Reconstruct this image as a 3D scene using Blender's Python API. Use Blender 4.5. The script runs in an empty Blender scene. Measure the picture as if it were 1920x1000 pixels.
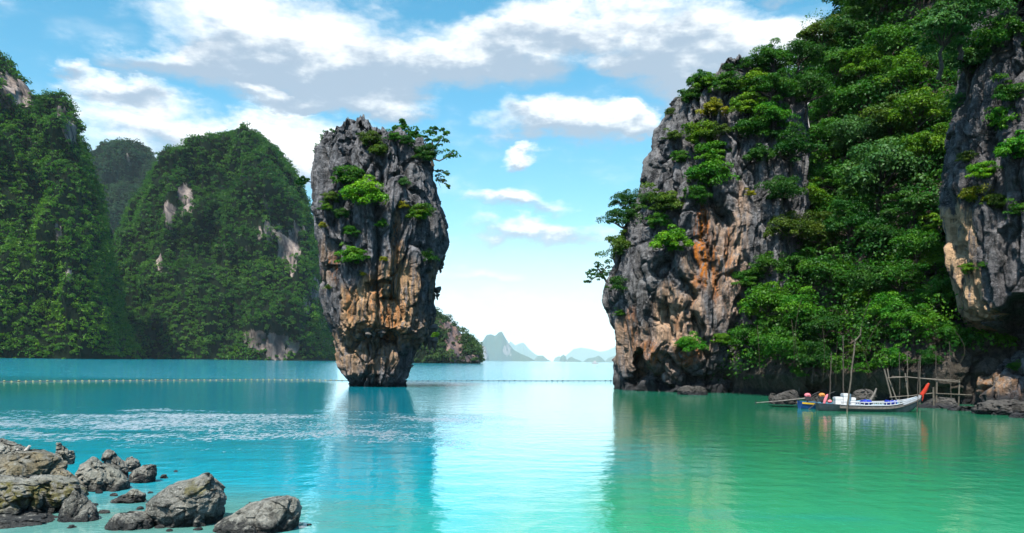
import bpy, math, random
import numpy as np
from mathutils import Vector
from mathutils.bvhtree import BVHTree

# ------------------------------------------------------------------ camera, sky, sun, exposure
S = bpy.context.scene
COL = S.collection
F = 1600.0            # focal length in photo pixels (photo is 1920 wide)
CX, HY = 960.0, 677.0  # column of the view axis, row of the horizon there
ROLL = math.radians(0.75)
CAMZ = 2.0
cd = bpy.data.cameras.new('camera')
cam = bpy.data.objects.new('camera', cd)
COL.objects.link(cam)
cam.location = (0, 0, CAMZ)
cam.rotation_euler = (math.pi / 2, -ROLL, 0)
cd.sensor_width = 36.0
cd.lens = 36.0 * F / 1920.0
cd.shift_y = (HY - 500.0) / 1920.0
cd.clip_start = 0.1
cd.clip_end = 40000
S.camera = cam
S.view_settings.view_transform = 'Standard'
S.view_settings.look = 'None'
S.view_settings.gamma = 1
S.view_settings.exposure = 0.4
S.cycles.use_denoising = True
S.cycles.max_bounces = 6
S.cycles.diffuse_bounces = 0
S.cycles.glossy_bounces = 3
S.cycles.transmission_bounces = 3
S.cycles.volume_bounces = 1
S.cycles.transparent_max_bounces = 6

SUN_EL, SUN_AZ = math.radians(57), math.radians(200)   # azimuth clockwise from +Y
sun_dir = Vector((math.sin(SUN_AZ) * math.cos(SUN_EL), math.cos(SUN_AZ) * math.cos(SUN_EL), math.sin(SUN_EL)))
sl = bpy.data.lights.new('sun', 'SUN')
sl.energy = 4.9
sl.angle = math.radians(0.5)
sl.color = (1.0, 0.94, 0.84)
so = bpy.data.objects.new('sun', sl)
COL.objects.link(so)
so.rotation_euler = sun_dir.to_track_quat('Z', 'Y').to_euler()

# ------------------------------------------------------------------ node helper
class NT:
    def __init__(self, tree):
        self.t = tree
    def n(self, typ, **kw):
        nd = self.t.nodes.new(typ)
        for k, v in kw.items():
            setattr(nd, k, v)
        return nd
    def l(self, a, b):
        self.t.links.new(a, b)
    def put(self, sock, v):
        if isinstance(v, bpy.types.NodeSocket):
            self.l(v, sock)
        else:
            sock.default_value = v
    def math(self, op, a, b=0.0, c=0.0, clamp=False):
        nd = self.n('ShaderNodeMath', operation=op, use_clamp=clamp)
        self.put(nd.inputs[0], a); self.put(nd.inputs[1], b); self.put(nd.inputs[2], c)
        return nd.outputs[0]
    def vmath(self, op, a, b=(0, 0, 0), out=0):
        nd = self.n('ShaderNodeVectorMath', operation=op)
        self.put(nd.inputs[0], a); self.put(nd.inputs[1], b)
        return nd.outputs[out]
    def mix(self, f, a, b, blend='MIX'):
        nd = self.n('ShaderNodeMix', data_type='RGBA', blend_type=blend)
        self.put(nd.inputs[0], f); self.put(nd.inputs[6], a); self.put(nd.inputs[7], b)
        return nd.outputs[2]
    def noise(self, vec, scale, detail=3.0, rough=0.55, dist=0.0, out=0):
        nd = self.n('ShaderNodeTexNoise')
        self.put(nd.inputs['Vector'], vec)
        nd.inputs['Scale'].default_value = scale
        nd.inputs['Detail'].default_value = detail
        nd.inputs['Roughness'].default_value = rough
        nd.inputs['Distortion'].default_value = dist
        return nd.outputs[out]
    def step(self, v, a, b, lo=0.0, hi=1.0):
        nd = self.n('ShaderNodeMapRange', interpolation_type='SMOOTHSTEP')
        self.put(nd.inputs[0], v); self.put(nd.inputs[1], a); self.put(nd.inputs[2], b)
        self.put(nd.inputs[3], lo); self.put(nd.inputs[4], hi)
        return nd.outputs[0]
    def attr(self, name, out='Fac'):
        nd = self.n('ShaderNodeAttribute'); nd.attribute_name = name
        return nd.outputs[out]
    def mapping(self, vec, scale):
        return self.vmath('MULTIPLY', vec, scale)

def rgb(r, g, b):
    return (r, g, b, 1.0)

# ------------------------------------------------------------------ world: Nishita sky with cumulus
def build_world():
    w = bpy.data.worlds.new('World')
    S.world = w
    w.use_nodes = True
    t = w.node_tree
    t.nodes.clear()
    N = NT(t)
    sky = N.n('ShaderNodeTexSky', sky_type='NISHITA')
    sky.sun_disc = False
    sky.sun_elevation = SUN_EL
    sky.sun_rotation = SUN_AZ
    sky.altitude = 0
    sky.air_density = 1.0
    sky.dust_density = 0.6
    sky.ozone_density = 1.0
    hs = N.n('ShaderNodeHueSaturation')
    hs.inputs['Hue'].default_value = 0.476
    hs.inputs['Saturation'].default_value = 1.42
    hs.inputs['Value'].default_value = 1.45
    N.l(sky.outputs[0], hs.inputs['Color'])
    tc = N.n('ShaderNodeTexCoord')
    d = N.vmath('NORMALIZE', tc.outputs['Generated'])
    sp = N.n('ShaderNodeSeparateXYZ'); N.l(d, sp.inputs[0])
    az = N.math('ARCTAN2', sp.outputs[0], sp.outputs[1])
    el = N.math('ARCSINE', sp.outputs[2])
    cb = N.n('ShaderNodeCombineXYZ'); N.l(az, cb.inputs[0]); N.l(el, cb.inputs[1])
    base = cb.outputs[0]
    # ragged edges: push the look-up around with noise
    n1 = N.noise(N.mapping(base, (1.0, 1.9, 1.0)), 7.0, 8.0, 0.56, out=1)
    off = N.vmath('MULTIPLY', N.vmath('SUBTRACT', n1, (0.5, 0.5, 0.5)), (0.22, 0.10, 0.0))
    n2 = N.noise(N.mapping(base, (1.0, 1.8, 1.0)), 34.0, 6.0, 0.6, out=1)
    off2 = N.vmath('MULTIPLY', N.vmath('SUBTRACT', n2, (0.5, 0.5, 0.5)), (0.035, 0.022, 0.0))
    p = N.vmath('ADD', N.vmath('ADD', base, off), off2)
    blobs = [  # px, py, rx, ry, opacity, shade bias
        (530, 62, 300, 88, 1.0, 0.25), (640, 125, 330, 62, 1.0, -0.2), (340, 122, 220, 42, .8, -.25), (110, 122, 60, 30, .7, 0.1),
        (215, 172, 150, 44, 1.0, 0.2), (690, 182, 170, 36, .9, 0.15), (520, 182, 170, 26, .8, -.15), (330, 255, 300, 62, .8, 0.3),
        (560, 275, 190, 95, .95, .35), (250, 340, 300, 70, .6, .4), (930, 110, 170, 75, .95, -.1), (1010, 40, 160, 50, .9, 0.1), (1250, 62, 230, 66, 1.0, 0.15),
        (1440, 85, 190, 66, 1.0, 0.15), (1310, 140, 190, 62, .95, -.3), (1160, 110, 90, 30, .4, 0.0), (1065, 238, 185, 46, 1.0, 0.1), (1190, 225, 75, 38, .9, .1),
        (968, 290, 50, 20, .8, .1), (955, 382, 105, 24, .75, .1), (1000, 438, 190, 30, .7, .1), (880, 520, 150, 26, .35, .2), (1500, 200, 160, 70, .6, 0.0),
        (-200, 250, 200, 80, .9, .2), (2200, 100, 260, 90, .9, .1), (960, 600, 700, 50, .45, .45), (250, -230, 420, 110, .95, .4), (-250, -420, 600, 120, .95, .4), (500, -560, 500, 120, .9, .4), (150, -820, 600, 130, .9, .4), (700, -90, 500, 50, .5, 0), (1500, -60, 300, 40, .7, 0),  # the high white ones, above the view, are added to brighten the water glitter
    ]
    acc = None; sh = None
    for (px, py, rx, ry, op, bias) in blobs:
        a = (px - CX) / F; b = (HY - py) / F + a * math.sin(ROLL)
        ca = math.atan(a); ce = math.atan(b * math.cos(ca))
        rr = (rx / F * math.cos(ca) ** 2, ry / F * math.cos(ca))
        q = N.vmath('MULTIPLY', N.vmath('SUBTRACT', p, (ca, ce, 0)), (1 / rr[0], 1 / rr[1], 0))
        ln = N.vmath('LENGTH', q, out=1)
        wgt = N.math('MULTIPLY', N.math('SUBTRACT', 1.0, ln, clamp=True), op)
        sq = N.n('ShaderNodeSeparateXYZ'); N.l(q, sq.inputs[0])
        lv = N.math('MULTIPLY', N.math('ADD', sq.outputs[1], bias), wgt)
        acc = wgt if acc is None else N.math('ADD', acc, wgt)
        sh = lv if sh is None else N.math('ADD', sh, lv)
    shade = N.math('DIVIDE', sh, N.math('ADD', acc, 0.02))
    det = N.noise(N.mapping(base, (1.0, 2.2, 1.0)), 22.0, 6.0, 0.6)
    det2 = N.noise(N.mapping(base, (1.0, 2.2, 1.0)), 9.0, 4.0, 0.55)
    dens = N.math('ADD', acc, N.math('ADD', N.math('MULTIPLY', N.math('SUBTRACT', det, 0.5), 0.55), N.math('MULTIPLY', N.math('SUBTRACT', det2, 0.5), 0.75)))
    mask = N.step(dens, -0.03, 0.62)
    thin = N.math('MULTIPLY', N.step(det2, 0.48, 0.75), 0.22)
    mask = N.math('MAXIMUM', mask, thin)
    lit = N.math('ADD', shade, N.math('ADD', N.math('MULTIPLY', N.math('SUBTRACT', det, 0.5), 1.3), N.math('MULTIPLY', N.math('SUBTRACT', det2, 0.5), 1.7)))
    edge = N.step(dens, 0.08, 0.6, 0.25, 0.0)     # thin edges glow
    lit = N.math('ADD', lit, edge)
    K = 1 / 0.1
    c = N.mix(N.step(lit, -0.22, 0.55), rgb(.33 * K, .41 * K, .52 * K), rgb(.95 * K, .95 * K, .94 * K))
    out = N.mix(mask, hs.outputs[0], c)
    # bright moist air low over the sea
    low = N.step(el, 0.0, 0.17, 0.90, 0.0)
    out = N.mix(low, out, rgb(.80 * K, .89 * K, .92 * K))
    bg = N.n('ShaderNodeBackground'); bg.inputs[1].default_value = 0.1
    N.l(out, bg.inputs[0])
    o = N.n('ShaderNodeOutputWorld'); N.l(bg.outputs[0], o.inputs[0])
build_world()

# ------------------------------------------------------------------ measuring helpers
CR, SR = math.cos(ROLL), math.sin(ROLL)
def P(px, py, d):
    a = (px - CX) / F; b = (HY - py) / F
    return Vector(((a * CR - b * SR) * d, d, CAMZ + (a * SR + b * CR) * d))
def Pn(px, py, d):
    a = (px - CX) / F; b = (HY - py) / F
    return np.stack([(a * CR - b * SR) * d, d + 0 * a, CAMZ + (a * SR + b * CR) * d], -1)
def PZ(px, d, z=0.0):
    a = (px - CX) / F
    b = ((z - CAMZ) / d - a * SR) / CR
    return Vector(((a * CR - b * SR) * d, d, z))
def PG(px, py):
    a = (px - CX) / F; b = (HY - py) / F
    return P(px, py, -CAMZ / (a * SR + b * CR))
def pix(v):
    """world (N,3) -> photo px, py"""
    a0 = v[..., 0] / v[..., 1]; z0 = (v[..., 2] - CAMZ) / v[..., 1]
    a = a0 * CR + z0 * SR; b = -a0 * SR + z0 * CR
    return CX + a * F, HY - b * F

# ------------------------------------------------------------------ numpy noise
def _h(ix, iy, iz, seed):
    h = (ix.astype(np.int64) * 374761393 + iy.astype(np.int64) * 668265263 + iz.astype(np.int64) * 2147483647 + seed * 1274126177) & 0xFFFFFFFF
    h = ((h ^ (h >> 13)) * 1274126177) & 0xFFFFFFFF
    h = ((h ^ (h >> 16)) * 2246822519) & 0xFFFFFFFF
    return (h ^ (h >> 15)) & 0xFFFFFFFF
def vnoise(p, seed=0):
    i = np.floor(p).astype(np.int64); f = p - i
    f = f * f * f * (f * (f * 6 - 15) + 10)
    r = 0
    for dx in (0, 1):
        for dy in (0, 1):
            for dz in (0, 1):
                w = (f[..., 0] if dx else 1 - f[..., 0]) * (f[..., 1] if dy else 1 - f[..., 1]) * (f[..., 2] if dz else 1 - f[..., 2])
                r = r + w * (_h(i[..., 0] + dx, i[..., 1] + dy, i[..., 2] + dz, seed) / 4294967295.0)
    return r * 2 - 1
def fbm(p, o=4, seed=0, g=0.5):
    r = 0; a = 1.0; s = 0
    for k in range(o):
        r = r + a * vnoise(p * 2 ** k + 17.3 * k, seed + k); s += a; a *= g
    return r / s
def ridged(p, o=3, seed=0):
    r = 0; a = 1.0; s = 0
    for k in range(o):
        r = r + a * (1 - np.abs(vnoise(p * 2 ** k + 9.1 * k, seed + k)) * 2); s += a; a *= 0.5
    return r / s
def worley(p, seed=0):
    """nearest-cell distances, cell id, and the offset from the cell's point"""
    i = np.floor(p).astype(np.int64)
    f1 = np.full(p.shape[:-1], 9.0); f2 = f1.copy(); idv = np.zeros(p.shape[:-1]); off = np.zeros(p.shape)
    for dx in (-1, 0, 1):
        for dy in (-1, 0, 1):
            for dz in (-1, 0, 1):
                cx, cy, cz = i[..., 0] + dx, i[..., 1] + dy, i[..., 2] + dz
                q = np.stack([cx + _h(cx, cy, cz, seed) / 4294967295.0, cy + _h(cx, cy, cz, seed + 7) / 4294967295.0, cz + _h(cx, cy, cz, seed + 13) / 4294967295.0], -1)
                dl = p - q
                dd = np.sqrt((dl ** 2).sum(-1))
                m = dd < f1
                f2 = np.where(m, f1, np.minimum(f2, dd))
                idv = np.where(m, _h(cx, cy, cz, seed + 29) / 4294967295.0, idv)
                off = np.where(m[..., None], dl, off)
                f1 = np.where(m, dd, f1)
    return f1, f2, idv, off
def facet(p, seed, step=.6, tilt=.9, crack=.4, cw=.07):
    """broken rock: flat tilted faces at different depths with cracks between"""
    f1, f2, idv, off = worley(p, seed)
    t = np.stack([(idv * 7.13) % 1, (idv * 13.7) % 1, (idv * 29.3) % 1], -1) - .5
    return (idv - .5) * step + (t * off).sum(-1) * 2 * tilt - crack * np.clip(1 - (f2 - f1) / cw, 0, 1)

# ------------------------------------------------------------------ mesh helpers
def mesh_np(name, verts, faces, mat, parent=None, attrs=None, smooth=True, link=True):
    verts = np.asarray(verts, np.float32).reshape(-1, 3); faces = np.asarray(faces, np.int32)
    k = faces.shape[1]
    me = bpy.data.meshes.new(name)
    me.vertices.add(len(verts)); me.vertices.foreach_set('co', verts.ravel())
    me.loops.add(faces.size); me.loops.foreach_set('vertex_index', faces.ravel())
    me.polygons.add(len(faces)); me.polygons.foreach_set('loop_start', np.arange(0, faces.size, k, dtype=np.int32))
    if smooth:
        me.polygons.foreach_set('use_smooth', np.ones(len(faces), bool))
    for an, (dom, arr) in (attrs or {}).items():
        at = me.attributes.new(an, 'FLOAT', dom)
        at.data.foreach_set('value', np.asarray(arr, np.float32).ravel())
    me.update(calc_edges=True)
    if mat: me.materials.append(mat)
    o = bpy.data.objects.new(name, me)
    if link: COL.objects.link(o)
    if parent is not None: o.parent = parent
    return o

def tag(o, label=None, cat=None, group=None, kind=None):
    if label: o['label'] = label
    if cat: o['category'] = cat
    if group: o['group'] = group
    if kind: o['kind'] = kind
    return o

def empty(name, loc, rot=(0, 0, 0)):
    o = bpy.data.objects.new(name, None)
    o.empty_display_size = 0.2
    COL.objects.link(o); o.location = loc; o.rotation_euler = rot
    return o

class MB:
    """collects quads of one mesh"""
    def __init__(self):
        self.v = []; self.f = []
    def add(self, v, f):
        o = sum(len(x) for x in self.v)
        self.v.append(np.asarray(v, float).reshape(-1, 3)); self.f.append(np.asarray(f, int) + o)
        return self
    def box(self, c, s, rz=0.0, ry=0.0, top=1.0):
        x, y, z = s[0] / 2, s[1] / 2, s[2] / 2
        v = np.array([(-x, -y, -z), (x, -y, -z), (x, y, -z), (-x, y, -z), (-x * top, -y * top, z), (x * top, -y * top, z), (x * top, y * top, z), (-x * top, y * top, z)])
        if ry:
            a, b = math.cos(ry), math.sin(ry); v = np.stack([v[:, 0] * a + v[:, 2] * b, v[:, 1], -v[:, 0] * b + v[:, 2] * a], -1)
        if rz:
            a, b = math.cos(rz), math.sin(rz); v = np.stack([v[:, 0] * a - v[:, 1] * b, v[:, 0] * b + v[:, 1] * a, v[:, 2]], -1)
        return self.add(v + np.array(c), [(0, 3, 2, 1), (4, 5, 6, 7), (0, 1, 5, 4), (1, 2, 6, 5), (2, 3, 7, 6), (3, 0, 4, 7)])
    def tube(self, pts, rad, n=7):
        pts = np.asarray([tuple(p) for p in pts], float); rad = np.broadcast_to(np.asarray(rad, float), (len(pts),))
        tan = np.gradient(pts, axis=0); tan /= np.linalg.norm(tan, axis=1)[:, None] + 1e-9
        ref = np.array([0.31, 0.17, 0.93]) if abs(tan[:, 2]).mean() < .8 else np.array([0.9, 0.3, 0.1])
        u = np.cross(tan, ref); u /= np.linalg.norm(u, axis=1)[:, None]; w = np.cross(tan, u)
        a = np.arange(n) * 2 * math.pi / n
        v = pts[:, None] + rad[:, None, None] * (np.cos(a)[None, :, None] * u[:, None] + np.sin(a)[None, :, None] * w[:, None])
        m = len(pts); f = []
        for i in range(m - 1):
            for j in range(n):
                f.append((i * n + j, i * n + (j + 1) % n, (i + 1) * n + (j + 1) % n, (i + 1) * n + j))
        vv = np.concatenate([v.reshape(-1, 3), pts[:1], pts[-1:]])
        for j in range(n):
            f.append((m * n, (j + 1) % n, j, j)); f.append((m * n + 1, (m - 1) * n + j, (m - 1) * n + (j + 1) % n, (m - 1) * n + (j + 1) % n))
        return self.add(vv, f)
    def ball(self, c, r, nu=12, nv=8):
        u = np.arange(nu) * 2 * math.pi / nu; w = np.linspace(0.001, math.pi - .001, nv)
        r = np.broadcast_to(np.asarray(r, float), (3,))
        v = np.stack([np.sin(w)[:, None] * np.cos(u)[None], np.sin(w)[:, None] * np.sin(u)[None], np.cos(w)[:, None] + 0 * u[None]], -1) * r + np.array(c)
        f = [(i * nu + j, (i + 1) * nu + j, (i + 1) * nu + (j + 1) % nu, i * nu + (j + 1) % nu) for i in range(nv - 1) for j in range(nu)]
        return self.add(v, f)
    def build(self, name, mat, parent=None, smooth=True):
        v = np.concatenate(self.v); f = np.concatenate(self.f)
        me = bpy.data.meshes.new(name)
        me.from_pydata(v.tolist(), [], [tuple(dict.fromkeys(q)) for q in f.tolist()])
        if smooth:
            me.polygons.foreach_set('use_smooth', np.ones(len(me.polygons), bool))
            try: me.set_sharp_from_angle(angle=math.radians(40))
            except Exception: pass
        me.materials.append(mat); me.update()
        o = bpy.data.objects.new(name, me); COL.objects.link(o)
        if parent is not None: o.parent = parent
        return o

# ------------------------------------------------------------------ materials
def new_mat(name):
    m = bpy.data.materials.new(name); m.use_nodes = True
    m.node_tree.nodes.clear()
    N = NT(m.node_tree)
    o = N.n('ShaderNodeOutputMaterial')
    return m, N, o

def simple(name, col, rough=0.6, var=0.25, scale=8.0, spec=0.4, bump=0.0):
    m, N, o = new_mat(name)
    b = N.n('ShaderNodeBsdfPrincipled')
    tc = N.n('ShaderNodeTexCoord')
    ns = N.noise(tc.outputs['Object'], scale, 5.0, 0.65)
    c = N.mix(N.step(ns, .3, .7), rgb(*[x * (1 - var) for x in col]), rgb(*[min(1, x * (1 + var)) for x in col]))
    N.l(c, b.inputs['Base Color'])
    b.inputs['Roughness'].default_value = rough
    b.inputs['Specular IOR Level'].default_value = spec
    if bump:
        bp = N.n('ShaderNodeBump'); bp.inputs['Strength'].default_value = bump; bp.inputs['Distance'].default_value = 0.02
        N.l(ns, bp.inputs['Height']); N.l(bp.outputs[0], b.inputs['Normal'])
    N.l(b.outputs[0], o.inputs[0])
    return m

def rock_mat(name, dark, light, tan, rust, k=1.0, tide=True, streak=True, moss=0.0, bump=0.8, tide_z=0.55):
    """limestone: grey with vertical streaks, stained where the attributes 'stain' (tan) and 'rust' say"""
    m, N, o = new_mat(name)
    g = N.n('ShaderNodeNewGeometry')
    pos = g.outputs['Position']
    big = N.noise(pos, 0.35 * k, 4, .55)
    fine = N.noise(pos, 2.6 * k, 8, .68)
    vs = N.noise(N.mapping(pos, (1, 1, .16)), 2.2 * k, 6, .62)
    grain = N.noise(pos, 14 * k, 4, .7)
    s = N.math('ADD', N.math('MULTIPLY', vs if streak else big, .55), N.math('MULTIPLY', fine, .45))
    c = N.mix(N.step(s, .36, .66), rgb(*dark), rgb(*light))
    sp = N.math('MULTIPLY', N.step(grain, .54, .68), .55)
    c = N.mix(sp, c, rgb(*[min(1, x * 1.7) for x in light]))
    vs2 = N.noise(N.mapping(pos, (1, 1, .10)), 3.4 * k, 5, .6)
    st = N.attr('stain'); ru = N.attr('rust')
    tn = N.mix(N.step(fine, .3, .7), rgb(*[x * .62 for x in tan]), rgb(*tan))
    rn = N.mix(N.step(fine, .3, .7), rgb(*[x * .5 for x in rust]), rgb(*rust))
    c = N.mix(N.math('MULTIPLY', st, N.step(vs2, .30, .62), clamp=True), c, tn)
    c = N.mix(N.math('MULTIPLY', ru, N.step(vs2, .40, .62), clamp=True), c, rn)
    # black algae streaks running down the face
    bs = N.step(N.noise(N.mapping(pos, (1, 1, .07)), 1.7 * k, 5, .66), .54, .66)
    c = N.mix(N.math('MULTIPLY', bs, .68), c, rgb(.025, .024, .028))
    if moss:
        nz = N.n('ShaderNodeSeparateXYZ'); N.l(g.outputs['Normal'], nz.inputs[0])
        ms = N.math('MULTIPLY', N.step(big, .42, .68), moss)
        c = N.mix(ms, c, rgb(.075, .085, .02))
    if tide:
        sz = N.n('ShaderNodeSeparateXYZ'); N.l(pos, sz.inputs[0])
        zz = N.math('ADD', sz.outputs[2], N.math('MULTIPLY', N.math('SUBTRACT', fine, .5), .5))
        c = N.mix(N.step(zz, tide_z * .4, tide_z, .85, 0.0), c, rgb(.022, .024, .03))   # wet algae belt at the tide line
    b = N.n('ShaderNodeBsdfPrincipled')
    N.l(c, b.inputs['Base Color'])
    b.inputs['Roughness'].default_value = .85
    b.inputs['Specular IOR Level'].default_value = .25
    hgt = N.math('ADD', N.math('MULTIPLY', fine, 1.0), N.math('ADD', N.math('MULTIPLY', vs2, .5), N.math('MULTIPLY', grain, .3)))
    bp = N.n('ShaderNodeBump'); bp.inputs['Strength'].default_value = bump; bp.inputs['Distance'].default_value = .55 / k
    N.l(hgt, bp.inputs['Height']); N.l(bp.outputs[0], b.inputs['Normal'])
    N.l(b.outputs[0], o.inputs[0])
    return m

def leaf_mat(name, use_obj=True, base=(.06, .14, .02), sat=1.0, lo=.5, hi=1.0):
    """leaves: colour of the plant (object colour) varied leaf by leaf and clump by clump ('tint')"""
    m, N, o = new_mat(name)
    if use_obj:
        oi = N.n('ShaderNodeObjectInfo'); col = oi.outputs['Color']
    else:
        rg = N.n('ShaderNodeRGB'); rg.outputs[0].default_value = rgb(*base); col = rg.outputs[0]
    t = N.attr('tint')
    hs = N.n('ShaderNodeHueSaturation')
    N.put(hs.inputs['Hue'], N.math('SUBTRACT', 0.5 + 0.03, N.math('MULTIPLY', t, 0.06)))
    hs.inputs['Saturation'].default_value = sat
    N.put(hs.inputs['Value'], N.math('ADD', lo, N.math('MULTIPLY', t, hi)))
    N.l(col, hs.inputs['Color'])
    b = N.n('ShaderNodeBsdfPrincipled')
    N.l(hs.outputs[0], b.inputs['Base Color'])
    b.inputs['Roughness'].default_value = .5
    b.inputs['Specular IOR Level'].default_value = .28
    tr = N.n('ShaderNodeBsdfTranslucent')
    N.l(N.mix(1.0, hs.outputs[0], rgb(1.25, 1.3, .5), 'MULTIPLY'), tr.inputs[0])
    mx = N.n('ShaderNodeMixShader'); mx.inputs[0].default_value = .32
    N.l(b.outputs[0], mx.inputs[1]); N.l(tr.outputs[0], mx.inputs[2])
    N.l(mx.outputs[0], o.inputs[0])
    return m

M = {}
M['stack'] = rock_mat('limestone_grey', (.020, .021, .026), (.31, .31, .33), (.84, .52, .28), (.80, .27, .06), moss=.06)
M['cliff'] = rock_mat('limestone_cliff', (.020, .021, .026), (.32, .315, .325), (.82, .54, .36), (.76, .25, .04), moss=.08, tide_z=1.1)
M['slab'] = rock_mat('limestone_pale_stained', (.026, .026, .03), (.27, .26, .27), (.88, .58, .34), (.30, .13, .05), moss=.05, tide_z=1.1)
M['boulder'] = rock_mat('barnacled_boulder', (.15, .15, .13), (.62, .60, .53), (.42, .34, .20), (.30, .27, .10), k=3.2, tide=True, streak=False, moss=.35, bump=.9, tide_z=.17)
M['shore_rock'] = rock_mat('shore_rock', (.03, .028, .025), (.13, .12, .11), (.42, .34, .22), (.34, .2, .1), k=2.5, streak=False, bump=.6, tide_z=.3)
M['leaf'] = leaf_mat('leaves')
M['bark'] = simple('bark', (.10, .085, .07), .85, .4, 12, .2, .5)
M['pale_bark'] = simple('bleached_bark', (.55, .53, .50), .8, .25, 12, .2)

# ------------------------------------------------------------------ rocks as closed columns
OCC = []   # (bvh) of the big rock surfaces, to find where plants root
def interp(rows, k):
    ys = np.array([r[0] for r in rows], float); vs = np.array([r[k] for r in rows], float)
    i = np.argsort(ys)
    return lambda y: np.interp(y, ys[i], vs[i])

def smooth_blob(px, py, blobs):
    r = np.zeros_like(px)
    for (x, y, rx, ry, a) in blobs:
        q = ((px - x) / rx) ** 2 + ((py - y) / ry) ** 2
        r = np.maximum(r, a * np.clip(1.6 - 1.3 * q, 0, 1))
    return r

def column(name, rows, d, ry, mat, nu=260, nv=220, amp=1.0, cell=2.0, seed=1, sky=None, stain=(), rust=(), dents=(), flute=0.3, occ=False, box=.85, cap_noise=.3, zlow=None, fine=1.0, spikes=0.0, stretch=.17, crack=1.0):
    """closed rock: rows (py, left px, right px) give its outline at depth d; ry(py) = half depth in metres"""
    L = interp(rows, 1); R = interp(rows, 2)
    y0 = max(r[0] for r in rows); y1 = min(r[0] for r in rows)
    th = np.arange(nu) * 2 * math.pi / nu
    cs, sn = np.cos(th), np.sin(th)
    cs = np.sign(cs) * np.abs(cs) ** box; sn = np.sign(sn) * np.abs(sn) ** box
    l1, r1 = L(y1), R(y1)
    pxr = (l1 + r1) / 2 + (r1 - l1) / 2 * cs
    top = np.full(nu, float(y1))
    if sky:
        sx = np.array([p[0] for p in sky], float); sy = np.array([p[1] for p in sky], float)
        for _ in range(4):
            top = np.interp(pxr, sx, sy)
            pxr = (L(top) + R(top)) / 2 + (R(top) - L(top)) / 2 * cs
    v = np.linspace(0, 1, nv)[:, None]
    py = y0 + (top[None] - y0) * v
    # depth runs along the line of sight to the rock's middle
    pm = np.mean([(r[1] + r[2]) / 2 for r in rows]); al = math.atan((pm - CX) / F)
    fw = np.array([math.sin(al), math.cos(al), 0.0]); rt = np.array([math.cos(al), -math.sin(al), 0.0])
    cp = (L(py) + R(py)) / 2
    c0 = Pn(cp, py, np.full_like(cp, d))
    hw = (R(py) - L(py)) / 2 / F * d * math.cos(al)
    ryv = ry(py) if callable(ry) else np.full_like(py, ry)
    pos = c0 + rt * (hw * cs[None])[..., None] + fw * (ryv * sn[None])[..., None]
    near = np.broadcast_to(sn[None] < 0, px.shape if False else cp.shape)
    out = np.broadcast_to(rt * cs[:, None] + fw * sn[:, None], pos.shape).copy()
    out /= np.linalg.norm(out, axis=-1, keepdims=True)
    # cap rings
    nc = max(6, nu // 14)
    k = (1 - np.arange(1, nc + 1) / nc)[:, None]
    ctr = pos[-1].mean(0)
    cap = ctr + (pos[-1][None] - ctr) * k[..., None]
    if sky:
        cpx, _ = pix(cap); tz = np.interp(cpx, sx, sy)
        cap[..., 2] = Pn(np.clip(cpx, sx[0], sx[-1]), tz, cap[..., 1] * 0 + d)[..., 2] - 0.3 * (1 - k) * cap_noise
    cap[..., 2] += cap_noise * (ridged(cap * 0.9 / cell * 2, 3, seed + 5) - .45) * np.clip((1 - k) * 6, 0, 1)
    pos = np.concatenate([pos, cap]); out = np.concatenate([out, np.stack([0 * cap[..., 0], 0 * cap[..., 0], 1 + 0 * cap[..., 0]], -1) * .25])
    q = pos.copy()
    wq = q + .22 * cell * np.stack([fbm(q / cell * .8, 3, seed + 17 + k) for k in (0, 40, 80)], -1)
    dsp = facet(wq * np.array([1, 1, stretch]) / cell, seed, .95, .6, .8 * crack, .08)
    dsp += facet(wq * np.array([1, 1, stretch * 1.25]) / (cell * .42) + 5, seed + 3, .46, .36, .45 * crack, .09) * fine
    dsp += facet(wq * np.array([1, 1, stretch * 1.6]) / (cell * .17) + 9, seed + 4, .18, .14, .10 * crack, .12) * fine
    dsp += .30 * fbm(q / cell * 1.1, 6, seed + 11, .56)
    dsp += flute * ridged(wq * np.array([1, 1, .09]) / cell * 2.6, 3, seed + 21) - flute * .4
    dsp += flute * .35 * ridged(wq * np.array([1, 1, .10]) / cell * 7.0, 2, seed + 23)
    ppx, ppy = pix(pos)
    w = np.ones(len(pos))[:, None]
    dsp = dsp - np.percentile(dsp, 78)
    edge = np.abs((out * rt).sum(-1)) ** 4      # keep the outline steady, break up the faces
    disp = out * (dsp * amp * (1 - .5 * edge))[..., None]
    disp[..., 2] += .25 * amp * fbm(q / cell * 1.7 + 40, 3, seed + 31)
    low = np.clip((np.arange(len(pos)) / 6.0), 0, 1)[:, None, None]
    new = pos + disp * np.clip(low, .25, 1)
    if spikes:
        up = np.clip((np.arange(len(pos)) / nv - .90) / .10, 0, 1)[:, None] ** 1.5
        w2 = q * np.array([1, 1, 0]) + .3 * np.stack([fbm(q * .9, 2, seed + 63), fbm(q * .9, 2, seed + 64), 0 * q[..., 0]], -1)
        k1, k2, ki, ko = worley(w2 / 1.15 + np.array([0, 0, .5]), seed + 61)
        m1, m2, mi, mo = worley(w2 / .48 + np.array([0, 0, .5]), seed + 62)
        sp_ = (ki ** 2.2) * 1.1 * np.clip((k2 - k1) * 5, .1, 1) + .8 * ko[..., 0] * (ki - .4) + .40 * mi * np.clip((m2 - m1) * 4, 0, 1) + .3 * mo[..., 1]
        new[..., 2] += spikes * (sp_ - .95) * up
    jx = 9 * cell * fbm(q / cell * 1.3, 3, seed + 71); jy = 12 * cell * fbm(q / cell * 1.3 + 30, 3, seed + 72)
    nearf = (((pos - pos.mean((0, 1))) * fw).sum(-1) < 0)
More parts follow.
